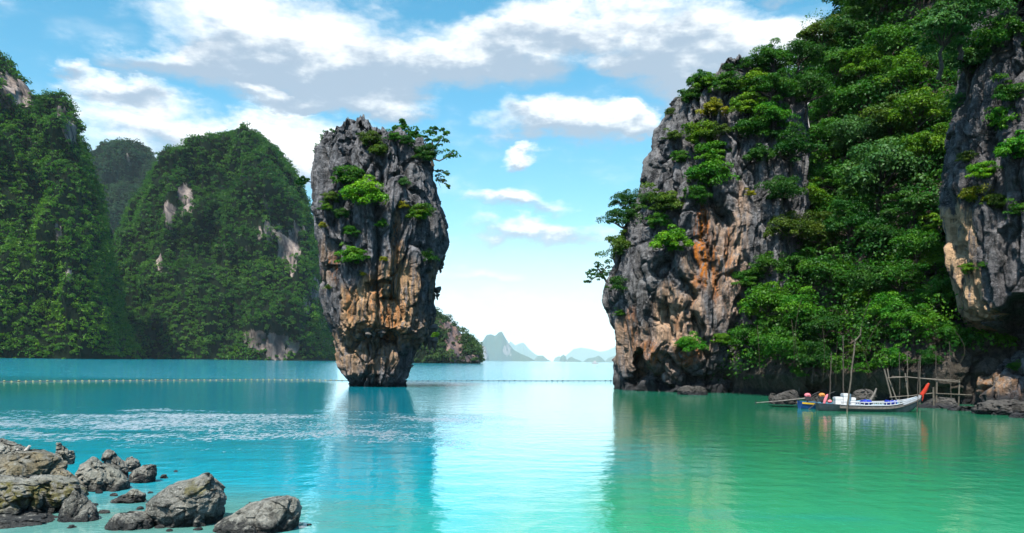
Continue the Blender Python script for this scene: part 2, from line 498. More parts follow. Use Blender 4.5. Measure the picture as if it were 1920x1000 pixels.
    for (x, y, rx, ryy, dep) in dents:     # hollows (dep > 0, sharp roof) and bulges (dep < 0) on the near face
        dy = (ppy + jy - y) / ryy
        qd = ((ppx + jx - x) / rx) ** 2 + np.where(dy < 0, dy * dy * 1.4, dy * dy * .6)
        new += fw * (dep * np.clip(1.3 - qd, 0, 1) ** .7 * nearf)[..., None]
    ns, nt = new.shape[:2]
    idx = np.arange(ns * nt).reshape(ns, nt)
    f = np.stack([idx[:-1], np.roll(idx[:-1], -1, 1), np.roll(idx[1:], -1, 1), idx[1:]], -1).reshape(-1, 4)
    jit = 10 * fbm(new / cell * 1.5, 3, seed + 51)
    st = smooth_blob(ppx + jit, ppy + jit * 2, stain); ru = smooth_blob(ppx + jit, ppy + jit * 2, rust)
    o = mesh_np(name, new, f, mat, attrs={'stain': ('POINT', st), 'rust': ('POINT', ru)})
    if occ:
        OCC.append(BVHTree.FromPolygons(new.reshape(-1, 3).tolist(), f.tolist()))
    return o

def hit(px, py, dfall=None):
    o = Vector((0, 0, CAMZ)); dr = (P(px, py, 10.0) - o).normalized()
    best = None
    for b in OCC:
        h = b.ray_cast(o, dr)
        if h[0] is not None and (best is None or h[3] < best[1]): best = (h[0], h[3], h[1])
    if best is None:
        return P(px, py, dfall or 60.0), None
    return best[0], best[2]

# ---- the sea stack
stack_rows = [(745, 654, 760), (725, 655, 759), (716, 655, 756), (704, 645, 764), (690, 639, 771), (675, 635, 778), (655, 630, 782), (644, 626, 789), (630, 621, 804), (600, 613, 810),
              (560, 604, 812), (520, 600, 818), (480, 599, 829), (450, 596, 834), (420, 594, 833), (400, 592, 830), (380, 590, 825), (355, 588, 821), (340, 586, 816),
              (320, 590, 813), (300, 594, 809), (285, 599, 804), (265, 606, 796), (235, 614, 776)]
stack_sky = [(580, 300), (596, 272), (603, 258), (612, 262), (618, 250), (628, 258), (636, 246), (646, 254), (652, 240), (660, 250), (668, 246), (672, 234), (680, 232), (688, 240), (697, 250),
             (704, 253), (707, 243), (712, 252), (718, 248), (730, 256), (745, 252), (760, 256), (775, 262), (790, 270), (800, 284), (812, 300), (825, 330)]
ryi = interp([(745, 2.3), (720, 2.2), (700, 2.6), (660, 2.7), (640, 2.9), (618, 3.6), (600, 4.2), (540, 4.3), (450, 4.5), (340, 4.4), (270, 3.6), (235, 3.0)], 1) if False else None
_ry = [(745, 2.3), (720, 2.2), (700, 2.7), (660, 2.8), (640, 3.0), (632, 3.3), (612, 4.2), (540, 4.35), (450, 4.6), (340, 4.4), (270, 3.6), (235, 3.0)]
stack_ry = interp(_ry, 1)
SD = 63.5
stack = column('sea_stack', stack_rows, SD, stack_ry, M['stack'], nu=520, nv=460, amp=.74, cell=1.9, seed=4, sky=stack_sky, cap_noise=.6, flute=.75, spikes=.8, occ=True,
    stain=[(690, 580, 44, 62, 1.3), (742, 560, 45, 95, 1.2), (652, 590, 20, 55, 1.0), (745, 520, 25, 80, .7), (650, 650, 34, 50, .7), (705, 670, 46, 40, .65), (790, 620, 25, 50, .5), (665, 690, 20, 20, .5), (745, 420, 12, 30, .4), (812, 520, 10, 50, .5), (612, 500, 12, 60, .35)],
    rust=[(742, 495, 12, 90, .8), (735, 590, 30, 40, .75), (705, 560, 14, 45, .6), (745, 440, 10, 40, .5), (620, 500, 8, 30, .6), (660, 570, 10, 30, .5)],
    dents=[(708, 532, 20, 10, .9), (735, 630, 20, 20, .8), (763, 628, 14, 22, -.7), (630, 400, 10, 40, .4), (735, 350, 20, 70, -.5), (715, 300, 14, 40, .6), (650, 280, 9, 30, .5), (668, 682, 22, 24, -.45)])
tag(stack, 'tall grey limestone sea stack, top-heavy and orange-stained, standing alone in the bay', 'sea stack')
rng = np.random.default_rng(8)
def stalactite(px, py, ln, r, d):
    b = P(px, py, d); n = 9
    pts = [b + Vector((rng.normal() * .03, rng.normal() * .03, -ln * i / n)) for i in range(n + 1)]
    rad = [r * (1 - (i / n) ** 1.6) * (1 + .25 * rng.normal()) + .03 for i in range(n + 1)]
    mb = MB(); mb.tube(pts, rad, 9)
    o = mb.build('stalactite', M['stack_plain'], stack)
M['stack_plain'] = simple('dripstone', (.13, .115, .105), .85, .5, 2.5, .2, .8)
for (px, py, ln, r) in [(806, 618, 1.7, .34), (815, 626, 1.25, .26), (797, 628, 1.0, .25), (812, 610, 1.2, .4), (787, 634, .8, .22), (820, 540, .9, .22), (829, 480, 1.0, .2), (826, 495, .7, .18), (700, 622, .5, .2), (690, 618, .6, .25), (716, 620, .5, .2)]:
    h, nrm = hit(px, py) if px < 780 else (P(px, py, SD), None)
    stalactite(px, py, ln, r, h.y)

# ---- the cliff pillar right of the channel
pil_rows = [(760, 1156, 1440), (735, 1153, 1440), (715, 1153, 1445), (690, 1152, 1450), (660, 1155, 1455), (640, 1153, 1460), (600, 1146, 1470), (560, 1135, 1480), (530, 1134, 1490), (480, 1146, 1500), (430, 1162, 1505),
            (400, 1176, 1510), (375, 1188, 1510), (340, 1200, 1510), (300, 1214, 1510), (270, 1226, 1510), (250, 1230, 1510), (215, 1238, 1510), (195, 1246, 1505), (180, 1260, 1500), (165, 1285, 1490), (120, 1330, 1450)]
pil_sky = [(1130, 400), (1190, 370), (1200, 345), (1205, 338), (1215, 300), (1228, 256), (1232, 222), (1240, 196), (1250, 182), (1262, 186), (1272, 170), (1285, 176), (1300, 160), (1315, 165), (1335, 150), (1348, 142), (1352, 124), (1366, 118), (1374, 126), (1386, 118), (1395, 130), (1420, 138), (1520, 150)]
PD = 63.0
pil_ry = interp([(760, 5.2), (735, 5.0), (715, 4.9), (690, 5.6), (660, 6.3), (600, 6.4), (480, 6.2), (380, 5.4), (300, 4.6), (200, 3.8), (120, 3.0)], 1)
pillar = column('cliff', pil_rows, PD, pil_ry, M['cliff'], nu=560, nv=500, amp=.80, cell=2.4, seed=12, sky=pil_sky, cap_noise=.5, flute=.65, spikes=.5, occ=True,
    stain=[(1255, 595, 34, 66, 1.5), (1300, 600, 24, 70, 1.0), (1385, 480, 26, 80, .9), (1180, 650, 26, 60, .7), (1290, 520, 12, 50, .7), (1340, 470, 30, 90, .6), (1240, 560, 22, 40, .7), (1200, 640, 40, 40, .5), (1390, 420, 20, 80, .6), (1310, 640, 40, 40, .5), (1250, 690, 40, 30, .4), (1370, 560, 30, 60, .6), (1300, 560, 12, 40, .8)],
    rust=[(1318, 460, 16, 85, 1.5), (1290, 660, 30, 30, .6), (1345, 500, 9, 60, 1.0), (1372, 470, 10, 50, .6), (1215, 660, 25, 30, .7), (1180, 620, 12, 50, .5), (1300, 540, 8, 35, .7), (1265, 600, 10, 20, .4)],
    dents=[(1192, 692, 18, 32, 1.8), (1222, 600, 18, 50, .8), (1300, 612, 14, 36, .9), (1250, 500, 45, 50, -.7), (1395, 600, 20, 50, .6), (1340, 705, 50, 16, 1.0), (1360, 420, 8, 80, .5), (1330, 440, 7, 60, .4), (1270, 320, 30, 60, -.5), (1235, 720, 30, 12, 1.0), (1300, 727, 40, 10, -.8)])
tag(pillar, 'grey cliff pillar with orange streaks beside the open channel', 'cliff', kind='structure')

# ---- the wooded slope behind and right of it
def sheet_point(px, t):
    base = np.interp(px, [1340, 1440, 1520, 1600, 1680, 1760, 1850, 1960, 2100], [60, 54.5, 51.5, 49.5, 47.5, 46.0, 45, 45, 46])
    crest = np.interp(px, [1340, 1400, 1500, 1530, 1545, 1580, 1640, 1700, 1800, 1960, 2100], [170, 150, 130, 100, 55, 25, -10, -60, -120, -150, -150])
    a = (px - CX) / F
    d0 = base
    dd = base + np.interp(t, [0, .035, .09, .14, .3, .5, .75, 1.0], [0, .3, -.6, .4, 5.0, 11.0, 19.0, 28.0]) * np.interp(px, [1400, 1560, 1750], [.8, 1.0, .85])
    pyb = HY - (((-.6 - CAMZ) / d0 - a * SR) / CR) * F
    py = pyb + (crest - pyb) * t
    return Pn(px, py, dd), py
su = np.linspace(1345, 2080, 330)[None, :]; tt = (np.linspace(0, 1, 260) ** 1.35)[:, None]
g, gpy = sheet_point(su + 0 * tt, tt + 0 * su)
g0 = g.copy()
f1, f2, idv, _o = worley(g * np.array([1, 1, .7]) / 5.0, 91)
am = np.clip(tt * 18, .45, 1)
dn = (.5 - f1) * 2.2 + fbm(g / 2.2, 5, 93) * 1.1 + (idv - .5) * 1.5 + facet(g * np.array([1, 1, .6]) / 1.3, 95, .9, .6, .4)
g[..., 1] -= dn * am * .8
g[..., 2] += dn * am * .3 * np.clip(tt * 5, 0, 1)
back = g[-1][None] + np.array([0, 1, -.5]) * np.linspace(2, 26, 8)[:, None, None]
gg = np.concatenate([g, back])
ns, nt = gg.shape[:2]
ix = np.arange(ns * nt).reshape(ns, nt)
sf = np.stack([ix[:-1, :-1], ix[:-1, 1:], ix[1:, 1:], ix[1:, :-1]], -1).reshape(-1, 4)
gx, gy = pix(gg)
sst = smooth_blob(gx, gy, [(1600, 720, 60, 40, .4), (1700, 730, 80, 30, .4), (1500, 730, 50, 20, .3)])
M['slope'] = rock_mat('slope_rock', (.028, .024, .021), (.15, .125, .105), (.22, .15, .09), (.25, .12, .05), moss=.12, tide_z=.6)
slope = mesh_np('hillside', gg, sf, M['slope'], attrs={'stain': ('POINT', sst), 'rust': ('POINT', sst * 0)})
tag(slope, 'steep wooded hillside rising above the moored boats', 'hillside', kind='structure')
OCC.append(BVHTree.FromPolygons(gg.reshape(-1, 3).tolist(), sf.tolist()))

# ---- the near cliff at the right edge
rc_rows = [(800, 1812, 2190), (770, 1808, 2190), (745, 1803, 2190), (700, 1808, 2200), (660, 1806, 2200), (620, 1800, 2210), (600, 1795, 2210), (560, 1784, 2220), (500, 1775, 2220), (450, 1772, 2220), (400, 1766, 2220), (372, 1753, 2220), (340, 1757, 2220), (300, 1766, 2220),
           (250, 1776, 2220), (200, 1786, 2220), (100, 1800, 2220), (0, 1830, 2200), (-80, 1870, 2180)]
RD = 46.0
rc_ry = interp([(800, 6.8), (760, 6.4), (720, 5.9), (690, 5.4), (655, 4.6), (625, 4.8), (605, 7.2), (590, 8.1), (500, 8.2), (300, 7.8), (100, 7.0), (-80, 5.5)], 1)
rcliff = column('cliff', rc_rows, RD, rc_ry, M['slab'], nu=560, nv=460, amp=.70, cell=2.1, seed=23, sky=None, cap_noise=.6, flute=.7, occ=True, box=.8,
    stain=[(1800, 470, 30, 85, 2.6), (1814, 550, 28, 62, 2.6), (1834, 592, 30, 24, 1.8), (1790, 415, 12, 18, 1.2), (1850, 720, 50, 30, .7), (1805, 520, 16, 40, 1.2)],
    rust=[(1860, 715, 45, 28, .9), (1815, 590, 10, 18, .6), (1900, 740, 30, 30, .6)],
    dents=[(1905, 585, 30, 28, 2.5), (1860, 650, 60, 34, 1.2), (1860, 300, 16, 90, .7), (1818, 655, 10, 40, -1.2), (1860, 735, 50, 30, -.5), (1880, 470, 14, 60, .5)])
tag(rcliff, 'dark near cliff with a pale tan slab and a cave below', 'cliff', kind='structure')

# ------------------------------------------------------------------ far hills, islands, water, haze
def hill(name, crest, d, w, mat, nx=150, nsd=70, rough=1.0, seed=3, patches=(), q=.72, sc=1.0, label=None, foot_z=-1.0, gully=.18):
    xs = np.array([c[0] for c in crest], float); ys = np.array([c[1] for c in crest], float)
    px = np.linspace(xs[0], xs[-1], nx)
    a = (px - CX) / F
    top = Pn(px, np.interp(px, xs, ys), np.full_like(px, d))
    H = np.maximum(top[:, 2], .5)
    wx = w * (.35 + .65 * np.sqrt(np.clip(H / H.max(), 0, 1)))
    s = np.sin(np.linspace(-1, 1, nsd) * math.pi / 2)[:, None]
    gz = (1 - np.abs(s) ** 2.2) ** q
    pos = np.stack([top[None, :, 0] * (d + s * wx[None]) / d, d + s * wx[None], gz * H[None]], -1)
    L = H.max() * .17
    nz = fbm(pos / L, 5, seed) + .6 * ridged(pos * np.array([1, 1, .25]) / L * 1.3, 3, seed + 4) - .3
    pos[..., 1] -= nz * H.max() * gully * rough * gz ** .3 * np.clip(np.abs(s) * 2.6, .12, 1)
    pos[..., 2] += nz * H.max() * gully * .35 * rough * gz * np.clip(np.abs(s) * 3, 0, 1)
    pos[0, :, 2] = foot_z; pos[-1, :, 2] = foot_z
    # perspective: keep each column on its own line of sight so the outline keeps its real width
    ix = np.arange(nx * nsd).reshape(nsd, nx)
    f = np.stack([ix[:-1, :-1], ix[:-1, 1:], ix[1:, 1:], ix[1:, :-1]], -1).reshape(-1, 4)
    ppx, ppy = pix(pos)
    jit = 6 * fbm(pos / L * 6, 3, seed + 9)
    bare = smooth_blob(ppx + jit, ppy + jit, patches) * (pos[..., 1] < d + .05 * w)
    bare = bare * np.clip(1.3 + 2.4 * fbm(pos / L * 5, 4, seed + 19), 0.0, 1.2)
    o = mesh_np(name, pos, f, mat, attrs={'stain': ('POINT', np.clip(bare, 0, 1)), 'rust': ('POINT', bare * 0)})
    return o, pos, f, bare

def hill_mat(name, soil, rock, rock2, k):
    m, N, o = new_mat(name)
    g = N.n('ShaderNodeNewGeometry'); pos = g.outputs['Position']
    n = N.noise(N.mapping(pos, (1, 1, .3)), .12 * k, 6, .65)
    f = N.noise(pos, .5 * k, 5, .65)
    c = N.mix(N.step(n, .36, .64), rgb(*rock2), rgb(*rock))
    c = N.mix(N.step(N.math('ADD', N.attr('stain'), N.math('ADD', N.math('MULTIPLY', N.math('SUBTRACT', f, .5), 1.1), N.math('MULTIPLY', N.math('SUBTRACT', n, .5), 1.0))), .38, .52), rgb(*soil), c)
    b = N.n('ShaderNodeBsdfPrincipled'); N.l(c, b.inputs['Base Color']); b.inputs['Roughness'].default_value = .9
    b.inputs['Specular IOR Level'].default_value = .1
    bp = N.n('ShaderNodeBump'); bp.inputs['Strength'].default_value = .6; bp.inputs['Distance'].default_value = 3.0 / k
    N.l(N.math('ADD', n, N.math('MULTIPLY', f, .5)), bp.inputs['Height']); N.l(bp.outputs[0], b.inputs['Normal'])
    N.l(b.outputs[0], o.inputs[0])
    return m

def leaf_quads(c, n, size, rnd, aspect=.6):
    """diamond leaves: centres c, facing n, half length size"""
    r = rnd.normal(size=c.shape)
    u = np.cross(n, r); u /= np.linalg.norm(u, axis=1)[:, None] + 1e-9
    w = np.cross(n, u)
    u = u * size[:, None]; w = w * size[:, None] * aspect
    nn = n * (size * .22)[:, None]
    v = np.stack([c - u - nn, c - w + nn, c + u - nn, c + w + nn], 1)
    return v.reshape(-1, 3)

def unit(v):
    return v / (np.linalg.norm(v, axis=-1, keepdims=True) + 1e-9)

def cloud(centres, radii, flat, per, leaf, rnd, up=.45, spread=.55, tintc=None, down=-.35):
    """leaf clouds: per leaves on every clump"""
    n = len(centres)
    c = np.repeat(np.asarray(centres, float), per, 0); r = np.repeat(np.broadcast_to(radii, (n,)), per); fl = np.repeat(np.broadcast_to(flat, (n,)), per)
    d = unit(rnd.normal(size=(n * per, 3)))
    d[:, 2] = np.where(d[:, 2] < down, -d[:, 2] * .8, d[:, 2])
    rad = r * (.62 + .42 * rnd.random(n * per) ** .7)
    p = c + d * rad[:, None] * np.stack([np.ones_like(fl), np.ones_like(fl), fl], -1)
    nr = unit(d + np.array([0, 0, up]) + spread * rnd.normal(size=d.shape))
    t = np.repeat(rnd.random(n) if tintc is None else tintc, per) * .62 + rnd.random(n * per) * .38
    sz = leaf * (.6 + .8 * rnd.random(n * per))
    return p, nr, sz, t

def forest_mesh(name, P_, N_, S_, T_, mat, rnd, parent=None, aspect=.6, link=True):
    v = leaf_quads(P_, N_, S_, rnd, aspect)
    f = np.arange(len(v)).reshape(-1, 4)
    return mesh_np(name, v, f, mat, parent, attrs={'tint': ('FACE', T_)}, smooth=False, link=link)

def grow(pos, f, bare, d, crown, per, leaf, seed, density=1.5, front=True):
    """crowns scattered over a hill's near side; returns leaf arrays"""
    rnd = np.random.default_rng(seed)
    tri = pos.reshape(-1, 3)[f]
    e1 = tri[:, 1] - tri[:, 0]; e2 = tri[:, 3] - tri[:, 0]
    cr = np.cross(e1, e2); area = np.linalg.norm(cr, axis=1)
    nr = cr / (area[:, None] + 1e-9); nr[nr[:, 2] < 0] *= -1
    cen = tri.mean(1)
    tow = (nr * unit(np.array([0, 0, CAMZ]) - cen)).sum(1)
    nr[(tow < -.25) & (cen[:, 1] < d * .97)] *= -1      # overhangs still carry plants
    vis = (cen[:, 1] < d * 1.03) & (cen[:, 2] > .5)
    ppx, ppy = pix(cen); vis &= (ppx > -60) & (ppx < 1980)
    ar = area * vis
    n = int(ar.sum() / (math.pi * crown ** 2) * density)
    k = rnd.choice(len(ar), n, p=ar / ar.sum())
    u, v = rnd.random((2, n, 1))
    c = tri[k, 0] + e1[k] * u + e2[k] * v
    b = bare.reshape(-1)[f[k, 0]]
    keep = rnd.random(n) > np.clip((b - .25) * 3.0, 0, .97)
    c, k = c[keep], k[keep]
    rr = crown * (.5 + 1.2 * rnd.random(len(c)) ** 2.5)
    c = c + nr[k] * (rr * .35)[:, None] + np.array([0, 0, 1]) * (rr * .35)[:, None]
    zone = .5 + .5 * fbm(c / (crown * 9), 3, seed)
    hh = c[:, 2] / max(1.0, c[:, 2].max())
    tc = np.clip(.62 * rnd.random(len(c)) ** 1.4 + 1.0 * zone - .22 - .45 * (hh - .35), 0, 1.15)
    return cloud(c, rr, .8, per, leaf, rnd, tintc=tc)

M['hill'] = hill_mat('hill_ground', (.006, .013, .005), (.40, .33, .29), (.07, .062, .07), 1.0)
M['hill_cliff'] = hill_mat('hill_ground_brown', (.006, .012, .005), (.26, .17, .14), (.10, .08, .09), 1.0)
hA = [(-420, 150), (-300, 60), (-200, 90), (-110, 60), (-40, 85), (0, 104), (14, 110), (25, 140), (45, 150), (58, 170), (72, 184), (95, 188), (115, 184), (130, 190), (138, 218), (143, 250), (158, 270), (166, 310), (180, 375), (198, 450), (212, 530), (222, 600), (232, 660), (236, 674)]
hC = [(150, 676), (175, 560), (205, 470), (235, 405), (268, 348), (300, 302), (330, 282), (360, 270), (385, 263), (400, 251), (425, 245), (470, 245), (497, 260), (522, 281), (546, 312), (562, 340), (577, 385), (590, 450), (601, 520), (611, 590), (620, 655), (626, 678)]
hB = [(100, 676), (125, 420), (150, 330), (168, 280), (190, 267), (215, 262), (250, 260), (268, 264), (281, 278), (291, 305), (305, 370), (330, 480), (360, 676)]
hDD = [(690, 684), (720, 610), (750, 588), (785, 580), (815, 577), (830, 588), (845, 592), (856, 602), (862, 612), (873, 617), (882, 632), (890, 648), (897, 663), (901, 684)]
patC = [(347, 375, 16, 26, 1.4), (316, 400, 15, 24, 1.1), (540, 468, 24, 28, 1.0), (505, 435, 24, 18, 1.0), (505, 385, 12, 8, .9), (520, 650, 42, 24, 1.5), (480, 640, 22, 18, 1.2), (545, 500, 14, 14, .8), (590, 540, 10, 26, .8), (425, 460, 12, 10, .7), (470, 475, 14, 10, .6), (300, 495, 8, 16, .7), (560, 430, 10, 20, .8), (575, 580, 10, 20, .8)]
patA = [(12, 178, 26, 36, 1.3), (50, 168, 18, 30, 1.3), (130, 232, 16, 40, 1.3), (110, 210, 14, 14, .6), (110, 445, 10, 12, .7), (130, 520, 8, 12, .7), (45, 265, 16, 8, .5)]
patB = [(242, 305, 12, 9, 1.0), (160, 300, 6, 14, .7)]
patD = [(852, 640, 16, 42, 1.2), (835, 605, 16, 14, .8), (880, 672, 30, 7, .8)]
forests = []
for (nm, crest, d, w, mt, pat, crown, per, leaf, seed, col, lab, flab) in [
    ('hill', hA, 560, 120, M['hill'], patA, 2.2, 38, .52, 31, (.060, .190, .005), 'steep headland hill at the far left edge', 'dense jungle covering the steep headland at far left'),
    ('hill', hC, 800, 150, M['hill'], patC, 2.7, 38, .68, 32, (.044, .155, .008), 'broad domed hill left of the sea stack', 'dense jungle covering the broad domed hill beside the sea stack'),
    ('hill', hB, 1500, 120, M['hill'], patB, 4.0, 40, 1.0, 33, (.030, .085, .028), 'small rounded hill in the gap between two bigger hills', 'dense jungle covering the small rounded hill in the gap'),  # leaf colour made bluer, with distance haze put into it
    ('hill', hDD, 560, 55, M['hill_cliff'], patD, 2.3, 60, .55, 34, (.045, .10, .02), 'low headland with bare cliff beyond the sea stack', 'jungle covering the low headland beyond the sea stack')]:
    crest = [(x, min(y + (13 if d < 1400 else 7), 684) if y < 640 else y) for x, y in crest]
    o, pos, f, bare = hill(nm, crest, d, w, mt, seed=seed, patches=pat)
    tag(o, lab, 'hill', kind='structure')
    lm = leaf_mat('forest_leaves', False, col, lo=.22, hi=1.35)
    p_, n_, s_, t_ = grow(pos, f, bare, d, crown, per, leaf, seed, 1.7)
    fo = forest_mesh('forest', p_, n_, s_, t_, lm, np.random.default_rng(seed + 1))
    tag(fo, flab, 'forest', kind='stuff')

# beach at the foot of the valley
bpx = np.linspace(150, 262, 30)
fr = np.array([tuple(PZ(x, 640, -.1)) for x in bpx]); bk = np.array([tuple(PZ(x, 700, 2.5)) for x in bpx])
v = np.concatenate([fr, bk]); v[:30, 1] += 8 * np.sin(np.linspace(0, 3, 30)); n = 30
beach = mesh_np('beach', v, [(i, i + 1, n + i + 1, n + i) for i in range(n - 1)], simple('sand', (.55, .42, .27), .9, .15, .3))
tag(beach, 'thin strip of sand below the valley between two hills', 'beach', kind='structure')

# islands far out
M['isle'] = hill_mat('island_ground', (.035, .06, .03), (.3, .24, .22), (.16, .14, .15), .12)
isles = [
    ([(886, 679), (893, 668), (898, 648), (905, 640), (912, 629), (920, 627), (928, 630), (936, 623), (941, 622), (947, 633), (955, 646), (963, 656), (975, 663), (990, 669), (1002, 676), (1004, 680)], 3600, 160, [(951, 655, 7, 14, 1.0)], 'largest distant island with a twin peak'),
    ([(888, 680), (893, 655), (900, 647), (907, 646), (912, 652), (917, 670), (919, 680)], 2900, 60, [(908, 662, 9, 14, 1.3)], 'small island with pinkish cliff before the twin-peaked island'),
    ([(870, 680), (876, 630), (882, 626), (888, 629), (893, 640), (900, 660), (910, 680)], 2500, 60, [], 'hazy hill just peeping out behind the low headland'),
    ([(940, 679), (950, 650), (957, 640), (966, 648), (975, 644), (982, 643), (992, 655), (1003, 664), (1015, 670), (1030, 679)], 7000, 260, [], 'faint jagged island fading behind the largest distant island'),
    ([(998, 680), (1008, 667), (1018, 667), (1026, 674), (1034, 678), (1036, 680)], 4600, 120, [], 'low rounded distant island right of the twin-peaked one'),
    ([(1036, 680), (1041, 671), (1048, 668), (1056, 671), (1060, 680)], 6000, 120, [], 'pale low distant island left of the small steep islet'),
    ([(1048, 680), (1052, 668), (1057, 665), (1061, 669), (1064, 680)], 4300, 60, [], 'small steep dark distant islet'),
    ([(1060, 680), (1066, 672), (1071, 669), (1078, 673), (1090, 677), (1095, 681)], 4300, 80, [], 'low distant islet with a long tail'),
    ([(1090, 681), (1102, 672), (1110, 671), (1116, 670), (1122, 667), (1128, 671), (1135, 678), (1140, 681)], 4300, 100, [], 'double-humped distant island close to the cliff pillar'),
    ([(1130, 682), (1140, 672), (1150, 668), (1165, 669), (1180, 682)], 4800, 100, [], 'distant island partly hidden by the cliff pillar'),
    ([(1040, 680), (1060, 668), (1075, 655), (1090, 652), (1108, 655), (1125, 660), (1140, 657), (1155, 650), (1180, 660), (1200, 681)], 8200, 300, [], 'faintest far island, broad and nearly lost in haze'),
]
for i, (cr_, d, w, pat, lab) in enumerate(isles):
    d, w = d * 4.0, w * 4.0
    o, *_ = hill('island', cr_, d, w, M['isle'], nx=70, nsd=24, seed=60 + i, patches=pat, gully=.08, foot_z=-2)
    tag(o, lab, 'island', kind='structure')

# ---- water
def water_mat():
    m, N, o = new_mat('bay_water')
    g = N.n('ShaderNodeNewGeometry'); pos = g.outputs['Position']
    sp = N.n('ShaderNodeSeparateXYZ'); N.l(pos, sp.inputs[0])
    X, Y = sp.outputs[0], sp.outputs[1]
    big = N.noise(pos, .12, 4, .55); mid = N.noise(N.mapping(pos, (.5, 1, 1)), .5, 4, .6)
    xx = N.math('ADD', X, N.math('MULTIPLY', N.math('SUBTRACT', big, .5), 7.0))
    green = N.step(N.math('ADD', xx, N.math('MULTIPLY', N.math('SUBTRACT', 19.0, Y, clamp=False), N.math('MULTIPLY', N.step(Y, 24, 14), .36))), -2.0, 5.5)
    c = N.mix(green, rgb(.006, .56, .74), rgb(.042, .43, .21))
    c = N.mix(N.step(Y, 45, 90, 0, .6), c, rgb(.006, .52, .74))       # deeper water outside
    lg = N.math('MULTIPLY', N.step(X, -20, -30), N.step(Y, 70, 55))    # shallow corner at the left shore
    c = N.mix(N.math('MULTIPLY', lg, .6), c, rgb(.015, .38, .26))
    # sandy shallows round the near boulders
    dx = N.math('DIVIDE', N.math('ADD', X, 4.6), 3.2); dy = N.math('DIVIDE', N.math('SUBTRACT', Y, 9.8), 3.6)
    r = N.math('SQRT', N.math('ADD', N.math('MULTIPLY', dx, dx), N.math('MULTIPLY', dy, dy)))
    r = N.math('ADD', r, N.math('MULTIPLY', N.math('SUBTRACT', mid, .5), .9))
    c = N.mix(N.step(r, .35, 1.25, .85, 0), c, rgb(.17, .36, .28))
    c = N.mix(N.math('MULTIPLY', N.step(mid, .5, .75), .25), c, rgb(.003, .32, .46))
    # surface: slow swell, ripples, and a breeze patch that breaks the mirror
    wv = N.mapping(pos, (.75, 1.25, 1))
    r1 = N.noise(wv, 1.1, 3, .5); r2 = N.noise(N.mapping(pos, (1.3, .62, 1)), 2.6, 2, .5); r3 = N.noise(wv, 13.0, 2, .5)
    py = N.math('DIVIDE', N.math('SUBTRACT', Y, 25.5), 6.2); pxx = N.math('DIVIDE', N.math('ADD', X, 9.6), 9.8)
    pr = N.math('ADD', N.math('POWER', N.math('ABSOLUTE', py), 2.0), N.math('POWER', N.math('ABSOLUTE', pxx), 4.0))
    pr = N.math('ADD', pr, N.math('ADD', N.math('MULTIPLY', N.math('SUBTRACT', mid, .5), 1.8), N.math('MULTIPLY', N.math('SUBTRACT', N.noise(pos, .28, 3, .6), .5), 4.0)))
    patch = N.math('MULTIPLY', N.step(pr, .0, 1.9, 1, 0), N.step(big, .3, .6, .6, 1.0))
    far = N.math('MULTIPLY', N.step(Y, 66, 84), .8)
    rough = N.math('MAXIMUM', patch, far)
    amp = N.math('ADD', .008, N.math('MULTIPLY', far, .05))
    amp = N.math('ADD', amp, N.math('MULTIPLY', patch, .015))
    h = N.math('ADD', N.math('MULTIPLY', r1, .016), N.math('ADD', N.math('MULTIPLY', r2, amp), N.math('MULTIPLY', r3, N.math('MULTIPLY', amp, .28))))
    bp = N.n('ShaderNodeBump'); bp.inputs['Strength'].default_value = 1.0; bp.inputs['Distance'].default_value = 1.0
    N.l(h, bp.inputs['Height'])
    df = N.n('ShaderNodeBsdfDiffuse'); N.l(c, df.inputs[0])
    gl = N.n('ShaderNodeBsdfGlossy'); gl.inputs['Roughness'].default_value = .05; gl.inputs[0].default_value = rgb(1, 1, 1)
    N.l(bp.outputs[0], gl.inputs['Normal'])
    fr = N.n('ShaderNodeFresnel'); fr.inputs[0].default_value = 1.33; N.l(bp.outputs[0], fr.inputs['Normal'])
    fac = N.math('MULTIPLY', fr.outputs[0], 1.36, clamp=True)
    fac = N.math('MINIMUM', fac, .86)
    mx = N.n('ShaderNodeMixShader'); N.l(fac, mx.inputs[0]); N.l(df.outputs[0], mx.inputs[1]); N.l(gl.outputs[0], mx.inputs[2])
    # cat's paws: short wind-roughened streaks, sun glitter put in by a sky-catching gloss mask
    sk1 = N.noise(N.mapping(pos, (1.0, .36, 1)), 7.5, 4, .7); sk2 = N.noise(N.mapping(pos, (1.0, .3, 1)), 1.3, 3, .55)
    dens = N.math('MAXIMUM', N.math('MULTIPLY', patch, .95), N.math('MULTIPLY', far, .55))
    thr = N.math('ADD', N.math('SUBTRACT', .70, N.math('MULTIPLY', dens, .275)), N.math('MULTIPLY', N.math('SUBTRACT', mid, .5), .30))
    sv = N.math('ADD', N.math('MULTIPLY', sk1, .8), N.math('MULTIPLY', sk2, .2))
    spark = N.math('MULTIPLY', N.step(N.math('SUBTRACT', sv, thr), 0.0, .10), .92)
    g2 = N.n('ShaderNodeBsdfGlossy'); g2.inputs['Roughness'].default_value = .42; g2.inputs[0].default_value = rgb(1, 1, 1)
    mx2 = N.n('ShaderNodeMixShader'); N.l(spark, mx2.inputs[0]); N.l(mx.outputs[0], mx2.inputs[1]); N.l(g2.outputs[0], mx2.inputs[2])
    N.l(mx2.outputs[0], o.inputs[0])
    return m
rad = [0, 5, 20, 80, 300, 1200, 4000, 12000, 36000]; na = 64
wv_ = [(0, 0, 0)]; wf = []
me = bpy.data.meshes.new('water')
for r in rad[1:]:
    wv_ += [(r * math.cos(2 * math.pi * k / na), r * math.sin(2 * math.pi * k / na), 0) for k in range(na)]
wf += [(0, 1 + k, 1 + (k + 1) % na) for k in range(na)]
